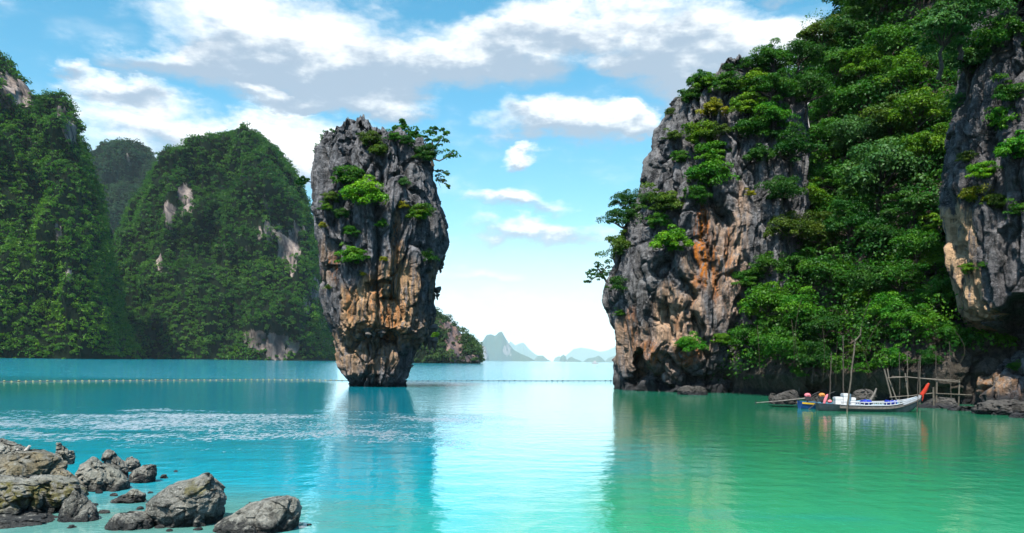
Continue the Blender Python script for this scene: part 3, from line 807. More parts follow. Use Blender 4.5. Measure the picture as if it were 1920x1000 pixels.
for i in range(len(rad) - 2):
    a0, b0 = 1 + i * na, 1 + (i + 1) * na
    wf += [(a0 + k, b0 + k, b0 + (k + 1) % na, a0 + (k + 1) % na) for k in range(na)]
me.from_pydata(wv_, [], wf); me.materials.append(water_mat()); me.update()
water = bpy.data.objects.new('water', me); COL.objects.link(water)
tag(water, 'turquoise bay water with a bright sky reflection', 'water', kind='structure')

# ---- haze
mb = MB(); mb.box((0, 0, 599), (73000, 73000, 1204))
hm, N, o = new_mat('sea_haze')
pv = N.n('ShaderNodeVolumePrincipled')
pv.inputs['Color'].default_value = rgb(.95, .98, 1.0); pv.inputs['Anisotropy'].default_value = -.25; pv.inputs['Density'].default_value = .000028
N.l(pv.outputs[0], o.inputs['Volume'])
hz = mb.build('haze', hm, smooth=False)
tag(hz, 'thin pale sea haze over the whole bay', 'haze', kind='stuff')

# ------------------------------------------------------------------ plants
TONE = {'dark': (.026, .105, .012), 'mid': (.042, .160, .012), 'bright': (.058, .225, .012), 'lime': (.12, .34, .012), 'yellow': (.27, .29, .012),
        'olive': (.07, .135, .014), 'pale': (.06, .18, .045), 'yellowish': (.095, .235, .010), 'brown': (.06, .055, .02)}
LM = M['leaf']
def crown_proto(seed, n, flat, per, leaf, centre, spread=(.62, .62, .5), form='round'):
    rnd = np.random.default_rng(seed)
    c = []
    while len(c) < n:
        v = unit(rnd.normal(size=(1, 3)))[0]
        if v[2] < -.35: continue
        k = .55 + .5 * rnd.random() ** .6
        c.append(v * k * np.array(spread))
    c = np.array(c)
    c += .17 * rnd.normal(size=c.shape)
    r = .13 + .28 * rnd.random(n) ** 1.3
    p, nr, sz, t = cloud(c + np.array(centre), r, flat, per, leaf, rnd, up=.5, spread=.6)
    o = forest_mesh('crown', p, nr, sz, t, LM, rnd, link=False)
    return o.data, c + np.array(centre), r
def stem_proto(seed, tips, base, centre, r0, mat, curve=.15):
    rnd = np.random.default_rng(seed)
    mb = MB(); base = np.array(base); ctr = np.array(centre)
    fork = base + (ctr - base) * .72
    pts = [base + (fork - base) * k + curve * rnd.normal(size=3) * .3 * math.sin(math.pi * k) for k in np.linspace(0, 1, 6)]
    mb.tube(pts, np.linspace(r0, r0 * .6, 6), 7)
    for tpt in tips[rnd.permutation(len(tips))[:7]]:
        m = fork + (tpt - fork) * .5 + rnd.normal(size=3) * .06
        mb.tube([pts[-1], m, tpt], [r0 * .5, r0 * .32, r0 * .12], 5)
    o = mb.build('trunk', mat)
    me = o.data; bpy.data.objects.remove(o)
    return me
TREES, BUSHES = [], []
for i in range(6):
    me, tips, _ = crown_proto(100 + i, 44, (.55, .7, .8)[i % 3], 150, .037, (0, -.28, .92))
    TREES.append((me, stem_proto(200 + i, tips, (0, .1, -.25), (0, -.28, .92), .07, M['bark'])))
for i in range(6):
    me, tips, _ = crown_proto(300 + i, 38, (.55, .75, .65)[i % 3], 130, .044, (0, -.42, .28), spread=(.66, .5, .42))
    BUSHES.append((me, stem_proto(400 + i, tips, (0, .15, -.12), (0, -.42, .28), .05, M['bark'])))
plant_i = 0
rp = random.Random(5)
def plant(px, py, rpx, tone, label, kind='tree', group=None, d=None, cat=None, sx=1.0, sz=1.0):
    """one tree or bush rooted on the rock seen at (px, py)"""
    global plant_i
    plant_i += 1
    lst = TREES if kind == 'tree' else BUSHES
    cm, tm = lst[plant_i % len(lst)]
    h, n = hit(px, py + rpx * (.62 if kind == 'tree' else .22), d)
    if d is not None and h.y > d + 8: h = P(px, py + rpx * .6, d)
    r = rpx * h.y / F * (1.14 if kind == 'tree' else 1.06)
    root = empty('tree' if kind == 'tree' else 'bush', h, (0, 0, rp.uniform(-.7, .7)))
    root.scale = (r * 1.12 * sx, r * 1.12, r * 1.12 * sz)
    t = bpy.data.objects.new('trunk' if kind == 'tree' else 'stem', tm); COL.objects.link(t); t.parent = root
    c = bpy.data.objects.new('crown', cm); COL.objects.link(c); c.parent = root
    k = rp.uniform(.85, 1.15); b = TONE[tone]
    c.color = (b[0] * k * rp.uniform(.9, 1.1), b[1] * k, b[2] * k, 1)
    tag(root, label, cat or ('tree' if kind == 'tree' else 'bush'), group)
    return root

def branch_tree(label, d, trunk, limbs, clumps, tone, name='tree', r0=.12, leaf=.10, per=130, flat=.6, cat='tree', mat=None, group=None):
    """a tree with its own figure: trunk and limbs as pixel polylines at distance d, clumps (px, py, r px)"""
    rnd = np.random.default_rng(abs(hash(label)) % 1000 if False else len(label) * 7 + int(d))
    base = P(trunk[0][0], trunk[0][1], d)
    root = empty(name, base)
    mb = MB(); b = np.array(base)
    def path(pl, r, yj):
        pts = [np.array(P(x, y, d + yj * k / max(1, len(pl) - 1))) - b for k, (x, y) in enumerate(pl)]
        mb.tube(pts, np.linspace(r, r * .35, len(pts)), 7)
    path(trunk, r0, 0)
    for k, pl in enumerate(limbs): path(pl, r0 * .55, (-.6, .5, -.3, .8)[k % 4])
    mb.build('trunk', mat or M['bark'], root)
    if clumps:
        c = np.array([np.array(P(x, y, d + rnd.uniform(-.5, .5))) - b for x, y, _ in clumps]); r = np.array([q[2] for q in clumps]) * d / F
        # break every clump up into smaller sprays
        cc, rr = [], []
        for q, rad in zip(c, r):
            for _ in range(7):
                cc.append(q + rnd.normal(size=3) * rad * np.array([.5, .5, .36])); rr.append(rad * rnd.uniform(.3, .55))
        p, nr, sz, t = cloud(np.array(cc), np.array(rr), flat, max(8, per // 4), leaf, rnd, up=.5, spread=.7)
        o = forest_mesh('crown', p, nr, sz, t, LM, rnd, root)
        k = TONE[tone]; o.color = (*k, 1)
    tag(root, label, cat, group)
    return root

# plants on the sea stack
for a in [
    (684, 374, 37, 'lime', 'bright lime-green spreading bush, largest on the sea stack face'),
    (652, 342, 33, 'mid', 'mid-green bush growing just above the lime-green one on the sea stack'),
    (672, 488, 30, 'bright', 'low bright green bush on a ledge halfway down the sea stack'),
    (622, 376, 17, 'olive', 'olive tuft left of the lime-green bush near the stack edge'),
    (717, 424, 13, 'bright', 'small green tuft below right of the lime-green bush on the stack'),
    (788, 406, 24, 'yellowish', 'yellow-green bush on the right half of the sea stack face'),
    (756, 388, 12, 'yellow', 'small yellow tuft left of the yellow-green bush on the stack'),
    (664, 438, 17, 'mid', 'mid-green patch between the lime bush and the ledge bush'),
    (612, 392, 12, 'yellowish', 'small yellowish tuft low on the left flank of the stack'),
    (692, 268, 22, 'olive', 'dull olive shrub between the pinnacles on top of the stack'),
    (705, 288, 20, 'olive', 'olive shrub hanging just below the pinnacles of the stack'),
    (792, 296, 24, 'dark', 'dark shrub below the two treetops of the sea stack'),
    (806, 486, 17, 'dark', 'dark bush low on the right edge of the sea stack'),
    (718, 488, 8, 'yellow', 'tiny yellow grass tuft beside the orange streak of the stack'),
    (681, 516, 7, 'yellow', 'tiny yellow tuft hanging under the ledge bush of the stack'),
    (608, 425, 9, 'yellow', 'tiny yellow tuft on the dark left edge of the stack'),
    (618, 541, 8, 'olive', 'tiny olive tuft low on the left edge of the stack'),
    (818, 630, 8, 'yellowish', 'tiny mossy tuft over the stalactites of the sea stack'),
    (760, 345, 11, 'pale', 'small pale tuft on the grey right face of the stack'),
    (768, 270, 17, 'dark', 'dark shrub at the foot of the left treetop of the stack'),
    (738, 262, 15, 'mid', 'small green shrub left of the left treetop on the stack'),
    (640, 405, 15, 'dark', 'dark low bush below left of the lime-green bush'),
]:
    plant(*a, kind='bush', d=SD - 3)
branch_tree('rightmost crooked tree on top of the sea stack with a limb reaching out', 62.5, [(812, 312), (808, 296), (812, 280), (810, 262)], [[(812, 298), (824, 302), (836, 296), (848, 288)], [(811, 280), (822, 268), (828, 258)], [(810, 285), (800, 272), (795, 262)]],
            [(806, 252, 18), (824, 262, 17), (796, 262, 12), (845, 290, 16), (812, 244, 10), (832, 252, 9), (818, 275, 12)], 'mid', leaf=.085)
branch_tree('left treetop of the two on the sea stack, above its pinnacles', 63.5, [(765, 262), (760, 252), (752, 245)], [[(760, 252), (768, 240)], [(757, 248), (742, 248)]], [(750, 236, 16), (760, 246, 16), (742, 252, 12), (770, 254, 14), (782, 250, 9), (756, 230, 7)], 'mid', leaf=.085)
branch_tree('sparse twiggy shrub on the top left corner of the sea stack', 63.0, [(616, 270), (612, 258), (606, 248)], [[(612, 258), (600, 268), (593, 282)], [(610, 254), (624, 246)], [(606, 262), (598, 258)]], [(604, 262, 9), (597, 274, 7), (612, 252, 9), (624, 246, 6), (592, 284, 4)], 'pale', name='bush', r0=.05, leaf=.07, per=60, cat='bush')
branch_tree('small dark bush jutting off the left edge of the sea stack', 63.0, [(588, 344), (578, 340), (568, 340)], [], [(568, 338, 9), (564, 344, 8), (574, 336, 6)], 'dark', name='bush', r0=.05, leaf=.08, cat='bush', per=110)
branch_tree('wispy trailing bush on the upper right edge of the sea stack', 62.0, [(815, 320), (826, 322), (838, 328)], [[(820, 322), (832, 342)], [(818, 330), (826, 352)]], [(826, 322, 10), (838, 326, 7), (832, 344, 8), (822, 338, 10), (840, 350, 4)], 'olive', name='bush', r0=.04, leaf=.07, cat='bush', per=70)

# plants on the cliff pillar
for a in [
    (1176, 395, 24, 'dark', 'tree', 'upper dark tree on the channel side of the cliff pillar'),
    (1165, 435, 34, 'dark', 'tree', 'dark tree second from top on the channel side of the pillar'),
    (1155, 492, 34, 'olive', 'tree', 'olive tree on the channel side of the pillar above the overhanging one'),
    (1168, 540, 26, 'dark', 'bush', 'dark bush below the trees on the channel side of the pillar'),
    (1166, 590, 12, 'mid', 'bush', 'small hanging green patch low on the channel side of the pillar'),
    (1305, 262, 34, 'yellowish', 'bush', 'yellow-tipped bush on the upper face of the cliff pillar'),
    (1340, 214, 26, 'yellow', 'bush', 'yellow leafy bush near the top of the cliff pillar'),
    (1322, 298, 32, 'bright', 'bush', 'bright green bush just under the yellow-tipped one on the pillar'),
    (1328, 340, 40, 'bright', 'bush', 'widest bright bush in the middle of the cliff pillar'),
    (1308, 372, 26, 'mid', 'bush', 'mid-green bush above the orange streaks of the pillar'),
    (1236, 392, 38, 'olive', 'bush', 'wide olive bush on the left of the pillar face'),
    (1238, 420, 22, 'mid', 'bush', 'mid-green bush under the wide olive one'),
    (1254, 464, 38, 'lime', 'bush', 'lime-green bush left of the orange streaks on the pillar'),
    (1390, 530, 26, 'mid', 'bush', 'mid-green bush right of the orange streaks on the pillar'),
    (1300, 650, 25, 'bright', 'bush', 'rounded bright bush low on the pillar near the water'),
    (1352, 640, 18, 'yellowish', 'bush', 'yellowish trailing bush beside the rounded low bush'),
    (1405, 366, 10, 'yellow', 'bush', 'small yellow tuft by the upper streaks of the pillar'),
    (1290, 188, 22, 'mid', 'bush', 'green bush on the top left shoulder of the pillar'),
    (1330, 165, 24, 'yellowish', 'bush', 'yellowish bush just left of the pillar peak'),
    (1395, 208, 30, 'yellowish', 'bush', 'yellowish bush on the upper right of the pillar'),
    (1400, 250, 32, 'mid', 'bush', 'mid-green bush on the right of the pillar under the yellowish one'),
    (1256, 215, 12, 'olive', 'bush', 'small olive tuft on the left skyline of the pillar'),
    (1352, 250, 18, 'olive', 'bush', 'olive tuft between the upper bushes of the pillar'),
    (1270, 300, 18, 'mid', 'bush', 'green tuft on bare grey rock left of the pillar bushes'),
    (1306, 160, 24, 'mid', 'bush', 'mid-green bush on the skyline halfway up the pillar shoulder'),
    (1362, 168, 28, 'mid', 'bush', 'mid-green bush right under the pillar peak'),
    (1412, 170, 32, 'yellowish', 'bush', 'yellowish bush right of the pillar peak below the skyline tree'),
    (1364, 132, 12, 'dark', 'bush', 'tiny dark bush on the very peak of the pillar'),
    (1262, 260, 16, 'olive', 'bush', 'olive tuft high on the bare left face of the pillar'),
    (1215, 380, 20, 'dark', 'bush', 'dark bush on the left edge of the pillar above the wide olive bush'),
    (1420, 300, 26, 'dark', 'bush', 'dark bush in the cleft right of the pillar'),
]:
    plant(a[0], a[1], a[2], a[3], a[5], kind=a[4], d=62)
branch_tree('dark feathery tree leaning far out over the channel', 64.5, [(1150, 545), (1138, 530), (1128, 512), (1118, 500)], [[(1132, 518), (1115, 520), (1104, 530)], [(1128, 512), (1140, 498)]], [(1122, 502, 14), (1110, 514, 13), (1104, 528, 8), (1138, 500, 14), (1128, 520, 10), (1148, 512, 14)], 'dark', leaf=.08, per=100)

# the slope: trees one can tell apart
SL = [
    (1414, 140, 26, 'mid', 'tree just right of the pillar peak'),
    (1450, 135, 32, 'mid', 'second tree right of the pillar peak on the skyline'),
    (1492, 128, 34, 'dark', 'dark tree on the skyline left of the olive one'),
    (1538, 102, 42, 'olive', 'olive round tree on the skyline under the highest dark tree'),
    (1580, 32, 46, 'dark', 'highest dark tree against the sky'),
    (1640, 40, 62, 'dark', 'large dark tree at the top of the picture right of the highest dark tree'),
    (1705, 18, 50, 'dark', 'dark tree at the top frame edge between the large dark and the pale tree'),
    (1600, 92, 40, 'dark', 'shaded tree under the large dark tree at the top'),
    (1665, 120, 46, 'mid', 'mid-green tree below the large dark tree'),
    (1560, 160, 46, 'mid', 'mid-green tree below the olive skyline tree'),
    (1610, 158, 38, 'yellowish', 'yellowish tree below the shaded tree at the top'),
    (1508, 200, 40, 'dark', 'dark tree behind the bleached dead branches'),
    (1440, 190, 36, 'mid', 'mid-green tree on the ridge behind the pillar bushes'),
    (1448, 245, 34, 'bright', 'bright green tree beside the upper right of the pillar'),
    (1550, 228, 44, 'mid', 'mid-green tree right of the bleached dead branches'),
    (1612, 218, 44, 'mid', 'mid-green tree in the middle of the upper slope'),
    (1690, 180, 46, 'yellowish', 'yellow-green tree on top of the yellow-green column of trees'),
    (1722, 246, 48, 'yellowish', 'yellow-green tree second from top in the column beside the near cliff'),
    (1736, 310, 46, 'yellowish', 'yellow-green tree lowest in the column beside the near cliff'),
    (1668, 262, 44, 'olive', 'olive tree left of the yellow-green column'),
    (1600, 290, 48, 'pale', 'pale green tree above the great pale dome'),
    (1542, 292, 44, 'mid', 'mid-green tree below the bleached dead branches'),
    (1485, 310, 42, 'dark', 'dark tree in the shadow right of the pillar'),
    (1642, 378, 72, 'pale', 'great pale green domed tree in the middle of the slope'),
    (1560, 372, 46, 'mid', 'mid-green tree left of the great pale dome'),
    (1510, 402, 38, 'yellowish', 'yellowish tree with brown tips right of the orange streaks'),
    (1468, 380, 34, 'dark', 'dark tree hard against the right side of the pillar'),
    (1700, 420, 46, 'dark', 'dark tree below right of the great pale dome'),
    (1590, 448, 46, 'dark', 'dark tree below left of the great pale dome'),
    (1480, 455, 36, 'olive', 'olive layered tree right of the orange streaks'),
    (1535, 462, 40, 'olive', 'second olive layered tree beside the first'),
    (1652, 478, 46, 'dark', 'dark tree directly below the great pale dome'),
    (1718, 490, 40, 'mid', 'mid-green tree between the dark trees and the near cliff'),
    (1752, 440, 30, 'yellowish', 'yellowish tree touching the pale tan slab'),
    (1754, 510, 30, 'yellowish', 'yellowish hanging tree below the one touching the tan slab'),
    (1435, 520, 30, 'mid', 'small mid-green tree at the lower right of the pillar'),
    (1490, 530, 42, 'mid', 'mid-green tree right of the small tree by the pillar'),
    (1560, 540, 42, 'mid', 'mid-green tree in the middle of the lower slope'),
    (1628, 558, 42, 'dark', 'dark tree above the bright shoreline trees'),
    (1690, 552, 42, 'mid', 'mid-green tree above the bright shoreline trees'),
    (1748, 580, 36, 'mid', 'mid-green tree under the end of the tan slab'),
    (1438, 600, 44, 'bright', 'bright green tree spreading low at the foot of the pillar'),
    (1412, 660, 40, 'mid', 'drooping tree nearest the water at the pillar foot'),
    (1492, 620, 46, 'bright', 'bright tree right of the one at the foot of the pillar'),
    (1470, 672, 40, 'mid', 'mid-green tree low over the grey shore rocks'),
    (1538, 640, 38, 'dark', 'dark tree behind the two left mooring poles'),
    (1524, 688, 32, 'dark', 'dark low tree drooping toward the boat sterns'),
    (1660, 608, 38, 'bright', 'bright leafy tree above the bamboo frame'),
    (1712, 628, 38, 'bright', 'bright leafy tree between the bamboo frame and the near cliff'),
    (1668, 690, 26, 'bright', 'small bright shrubby tree just above the red prow side'),
    (1610, 580, 30, 'yellowish', 'light green vine-hung tree above the leaning pole'),
    (1604, 672, 20, 'olive', 'small olive tree by the leaning pole'),
    (1500, 712, 24, 'mid', 'low mid-green tree over the grey rock left of the sterns'),
    (1566, 706, 24, 'mid', 'low tree hanging between the two left mooring poles'),
    (1622, 706, 22, 'bright', 'low bright shrubby tree hanging behind the foam boxes'),
    (1735, 690, 24, 'dark', 'low dark tree hanging behind the bamboo frame'),
    (1770, 640, 26, 'mid', 'small tree at the left foot of the near cliff'),
]
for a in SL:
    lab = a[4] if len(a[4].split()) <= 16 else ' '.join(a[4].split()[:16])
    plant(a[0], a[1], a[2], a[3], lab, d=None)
# the near cliff
for a in [
    (1762, 100, 52, 'pale', 'tree', 'pale tree hanging over the top of the near cliff'),
    (1802, 58, 56, 'pale', 'tree', 'large pale tree at the top right above the near cliff'),
    (1858, 110, 48, 'mid', 'tree', 'mid-green tree over the shadowed top of the near cliff'),
    (1893, 36, 52, 'mid', 'tree', 'mid-green tree in the top right corner'),
    (1815, 150, 46, 'pale', 'tree', 'pale tree draped just above bare grey cliff rock'),
    (1790, 205, 30, 'pale', 'bush', 'pale bush trailing down the left edge of the near cliff'),
    (1880, 190, 36, 'mid', 'bush', 'mid-green bush on the near cliff below the corner tree'),
    (1872, 236, 36, 'bright', 'bush', 'bright bush high on the near cliff at the right'),
    (1900, 292, 40, 'bright', 'bush', 'bright bush on the near cliff at the right frame edge'),
    (1832, 330, 26, 'lime', 'bush', 'lime-green bush on bare rock of the near cliff'),
    (1826, 372, 28, 'yellow', 'bush', 'yellow-green bush right above the tan slab'),
    (1862, 384, 22, 'olive', 'bush', 'olive bush right of the yellow-green one on the near cliff'),
    (1903, 400, 22, 'mid', 'bush', 'mid-green bush under the bright one at the frame edge'),
    (1820, 508, 17, 'yellowish', 'bush', 'small bush growing on the lower tan slab'),
    (1842, 500, 12, 'mid', 'bush', 'tiny green tuft right of the bush on the tan slab'),
    (1808, 300, 16, 'olive', 'bush', 'small olive tuft on the grey rock of the near cliff'),
    (1905, 690, 14, 'mid', 'bush', 'small green bush low by the cave at the frame edge'),
]:
    plant(a[0], a[1], a[2], a[3], a[5], kind=a[4], d=41)
branch_tree('bleached leafless dead tree on the upper slope', 64.0, [(1516, 240), (1512, 215), (1508, 200), (1502, 188), (1492, 168)], [[(1505, 200), (1494, 200), (1484, 194)], [(1508, 202), (1517, 192), (1518, 176)], [(1506, 204), (1497, 212), (1492, 224)], [(1500, 188), (1508, 178)]], [], 'pale', name='dead_tree', r0=.11, mat=M['pale_bark'])
# undergrowth covering the slope between the trees
bz = np.where(gg[..., 2] < 1.7 + 1.2 * fbm(gg / 3.0, 3, 71), 1.2, 0.0)
cvx, cvy = pix(gg)
for seed, crown, per, leaf, col, lab in [(71, 1.35, 150, .105, (.024, .105, .010), 'dark undergrowth covering the ground between trees on the steep slope'), (75, 1.0, 130, .092, (.045, .175, .010), 'lighter creepers and shrubs filling gaps between trees on the slope')]:
    p_, n_, s_, t_ = grow(gg, sf, bz, 200, crown, per, leaf, seed, 1.7 if seed == 71 else 1.0)
    fo = forest_mesh('undergrowth', p_, n_, s_, t_, leaf_mat('undergrowth_leaves', False, col), np.random.default_rng(seed))
    tag(fo, lab, 'undergrowth', kind='stuff')

M['vine'] = simple('vine_bark', (.05, .045, .03), .9, .3, 12, .2)
# vines hanging over the undercut rock
for k, (px, y0, y1, d) in enumerate([(1484, 600, 690, 50), (1503, 560, 700, 50), (1542, 610, 716, 48.5), (1570, 640, 724, 48), (1633, 560, 690, 47.5), (1652, 600, 720, 47), (1745, 610, 700, 45), (1420, 610, 700, 52), (1790, 620, 690, 42.5)]):
    h, _n = hit(px, y0)
    d2 = min(h.y - .3, d)
    rnd = np.random.default_rng(900 + k)
    b = P(px, y0, d2); q = []
    sway = rnd.normal(size=2) * .55
    for t in np.linspace(0, 1, 9):
        v_ = P(px, y0 + (y1 - y0) * t, d2)
        q.append(np.array(v_ - b) + np.array([sway[0] * math.sin(3 * t), sway[1] * math.sin(2.3 * t), 0]))
    mb = MB(); mb.tube(q, np.linspace(.018, .010, 9), 5)
    o = mb.build('vine', M['vine']); o.location = b
    tag(o, 'thin bare vine hanging down over the dark undercut rock of the slope', 'vine', 'vines hanging over the shore rock')

# ------------------------------------------------------------------ boats
M['white'] = simple('white_paint', (.55, .57, .60), .45, .12, 6)
M['hull_dark'] = simple('dark_hull', (.035, .045, .06), .5, .4, 5)
M['hull_blue'] = simple('blue_paint', (.02, .09, .32), .45, .25, 5)
M['wood'] = simple('grey_wood', (.20, .18, .16), .8, .3, 9)
M['teal'] = simple('teal_paint', (.10, .30, .42), .5, .25, 7)
M['yellow'] = simple('yellow_paint', (.75, .50, .03), .5, .15, 7)
M['red'] = simple('red_cloth', (.46, .03, .01), .8, .25, 14)
M['tarp'] = simple('blue_tarpaulin', (.01, .03, .38), .45, .25, 9)
M['foam'] = simple('white_foam', (.82, .83, .83), .7, .05, 9)
M['iron'] = simple('dark_iron', (.03, .03, .035), .5, .3, 15)
M['pink'] = simple('pink_cloth', (.80, .22, .26), .8, .2, 14)
M['orange'] = simple('orange_cover', (.70, .26, .06), .6, .25, 14)
M['bamboo'] = simple('weathered_bamboo', (.13, .11, .085), .8, .35, 5)
M['bamboo_pale'] = simple('bleached_bamboo', (.19, .165, .135), .8, .25, 5)
M['bamboo_dark'] = simple('dark_pole', (.07, .055, .045), .8, .35, 5)
M['drift'] = simple('driftwood', (.55, .50, .45), .8, .25, 14, .2, .4)
M['float_y'] = simple('pale_yellow_float', (.40, .36, .16), .9, .1, 12)
M['float_d'] = simple('dark_float', (.03, .05, .09), .5, .2, 12)
M['rope'] = simple('wet_rope', (.22, .22, .20), .9, .3, 14)

def loft(sections, name, mat, parent):
    """sections: list of lists of (x, y, z), same count; open sheet"""
    s = np.array(sections, float); a, b = s.shape[:2]
    ix = np.arange(a * b).reshape(a, b)
    f = np.stack([ix[:-1, :-1], ix[1:, :-1], ix[1:, 1:], ix[:-1, 1:]], -1).reshape(-1, 4)
    return mesh_np(name, s.reshape(-1, 3), f, mat, parent)

def longtail(loc, length, beam, rz, rise, hullm, railm, label, rail=True, stripe=None):
    """slim wooden boat along +x with a high raked prow; origin at the stern on the water"""
    root = empty('longtail_boat', loc, (0, 0, rz))
    n = 34
    X = np.linspace(0, 1, n)
    def gun(t): return .34 - .06 * math.sin(math.pi * min(1, t * 1.15)) + rise * max(0, (t - .62) / .38) ** 2.2
    def keel(t): return -.16 + (rise + .28) * max(0, (t - .80) / .20) ** 1.8 + .10 * max(0, (.1 - t) / .1)
    def half(t): return beam / 2 * min(1, .62 + 2.2 * t) * (1 - max(0, (t - .55) / .45) ** 2.0) + .02
    sec = []; inn = []
    for t in X:
        h, g_, k = half(t), gun(t), keel(t); x = t * length
        ring = []
        for u in np.linspace(-1, 1, 13):
            a = abs(u); ring.append((x, math.copysign(h * (a ** .6), u) if a else 0, k + (g_ - k) * a ** 1.9))
        sec.append(ring)
        inn.append([(x, y * .90, z + .035 if abs(u) < .99 else z) for (x, y, z), u in zip(ring, np.linspace(-1, 1, 13))])
    hull = loft(sec, 'hull', hullm, root)
    loft([r[::-1] for r in inn], 'inner_planking', M['teal'], hull)
    st = [sec[0][i] for i in range(13)]
    mb = MB(); ctr = (0.0, 0, .1)
    v = [ctr] + st; mb.add(v, [(0, i, i + 1, i + 1) for i in range(1, 13)] + [(0, 13, 1, 1)]); mb.build('transom', hullm, hull)
    # white wash-strake with openings: two rails and many short posts
    if rail:
        for sgn in (-1, 1):
            for nm, off, th in (('gunwale_rail', .125, .022), ('lower_rail', -.005, .022)):
                pts = [(t * length, sgn * (half(t) + .012), gun(t) + off * (1 - max(0, (t - .72) / .2))) for t in np.linspace(.2, .93, 24)]
                m2 = MB(); m2.tube(pts, th, 6); m2.build(nm, railm, root)
            for t in np.linspace(.21, .80, 15):
                m2 = MB(); m2.box((t * length, sgn * (half(t) + .012), gun(t) + .06), (.035, .03, .13)); m2.build('rail_post', railm, root)
            sk = []
            for t in np.linspace(.80, .985, 10):
                sk.append([(t * length, sgn * (half(t) + .02), gun(t) - .10), (t * length, sgn * (half(t) + .026), gun(t) + .05 * (1 - (t - .8) / .19) + .02)])
            loft(sk, 'bow_strake', railm, root)
            sk = [[(t * length, sgn * (half(t) * (.93 + .04 * k) + .018), gun(t) - .16 + .12 * k) for k in (0, 1)] for t in np.linspace(.19, .985, 30)]
            loft(sk, 'side_band', M['wood'], root)
    if stripe:
        for sgn in (-1, 1):
            sk = [[(t * length, sgn * (half(t) * (.955 + .03 * k) + .02), gun(t) - .11 + .075 * k) for k in (0, 1)] for t in np.linspace(.0, .2, 8)]
            loft(sk, 'stripe', stripe, root)
    for t in np.linspace(.18, .82, 6):
        m2 = MB(); m2.box((t * length, 0, gun(t) - .03), (.16, half(t) * 1.8, .03)); m2.build('thwart', M['wood'], root)
    # prow post
    e = np.array((length, 0, gun(1.0)))
    m2 = MB(); m2.tube([e + np.array((-.22, 0, -.22)), e + np.array((0, 0, -.02)), e + np.array((.16, 0, .24)), e + np.array((.26, 0, .50))], [.055, .06, .05, .035], 8)
    pr = m2.build('prow_post', M['wood'], root)
    return root, e, gun, half, pr

bd = 37.4
s0 = PZ(1532, bd); e0 = PZ(1722, bd)
blen = (e0 - s0).length
boat, e, gun, half, pr = longtail(s0, blen, .80, math.radians(-4), .42, M['hull_dark'], M['white'], '', True)
tag(boat, 'long white-railed wooden boat with red cloth on its prow', 'longtail boat')
m2 = MB(); m2.tube([e + np.array((-.02, 0, -.02)), e + np.array((.08, 0, .10)), e + np.array((.17, 0, .26)), e + np.array((.24, 0, .42)), e + np.array((.30, 0, .50))], [.085, .10, .085, .07, .045], 10)
cloth = m2.build('prow_cloth', M['red'], boat)
m2 = MB(); m2.tube([e + np.array((.02, -.1, .02)), e + np.array((.0, -.13, -.12)), e + np.array((-.03, -.12, -.26))], [.03, .025, .01], 6); m2.build('ribbon', M['red'], cloth)
mw = boat.matrix_basis
def onboat(x, y, z):
    return mw @ Vector((x, y, z))
# cargo
def foam_box(x, y, z, sx, sy, sz, label):
    r = empty('foam_box', onboat(x, y, z), (0, 0, math.radians(-4)))
    m = MB(); m.box((0, 0, sz * .43), (sx, sy, sz * .86), top=1.04); m.build('body', M['foam'], r)
    m = MB(); m.box((0, 0, sz * .86 + .045), (sx * 1.1, sy * 1.1, .085)); m.box((0, 0, sz * .86 + .095), (sx * .96, sy * .94, .03)); m.build('lid', M['foam'], r)
    tag(r, label, 'box')
t0 = .23
foam_box(blen * .205, .05, .16, .32, .36, .40, 'shorter white foam box at the stern end of the pair in the boat')
foam_box(blen * .275, .0, .16, .30, .40, .58, 'taller white foam box in the middle of the boat cargo')
foam_box(blen * .335, .02, .16, .20, .34, .38, 'narrow white foam box on the prow side of the taller one')
for (t, ln, lab) in [(.46, .52, 'bundled blue tarpaulin amidships next to the foam boxes'), (.70, .50, 'bundled blue tarpaulin nearer the prow of the boat')]:
    m = MB(); rnd = np.random.default_rng(int(t * 100))
    k = 12; pts = [(ln * (q - .5), .02 * rnd.normal(), .01 * rnd.normal()) for q in np.linspace(0, 1, k)]
    m.tube(pts, [.03] + [.105 + .02 * rnd.normal() for _ in range(k - 2)] + [.03], 10)
    o = m.build('tarpaulin', M['tarp']); o.location = onboat(blen * t, -.1, .40); o.rotation_euler = (0, 0, math.radians(-4)); tag(o, lab, 'tarpaulin')
m = MB(); m.tube([(0, 0, 0), (.05, 0, .16), (.12, .02, .34), (.16, .02, .42)], [.05, .07, .06, .03], 8)
o = m.build('pink_cloth', M['pink']); o.location = onboat(blen * .06, -.1, .30); tag(o, 'pink cloth hanging at the stern of the white-railed boat', 'cloth')
m = MB(); m.ball((0, 0, .07), (.1, .09, .08)); m.tube([(-.06, 0, .05), (.02, .03, .13), (.1, 0, .06)], [.03, .03, .02], 6)
o = m.build('pink_bag', M['pink']); o.location = onboat(blen * .115, -.1, .34); tag(o, 'small pink bag in front of the foam boxes', 'bag')

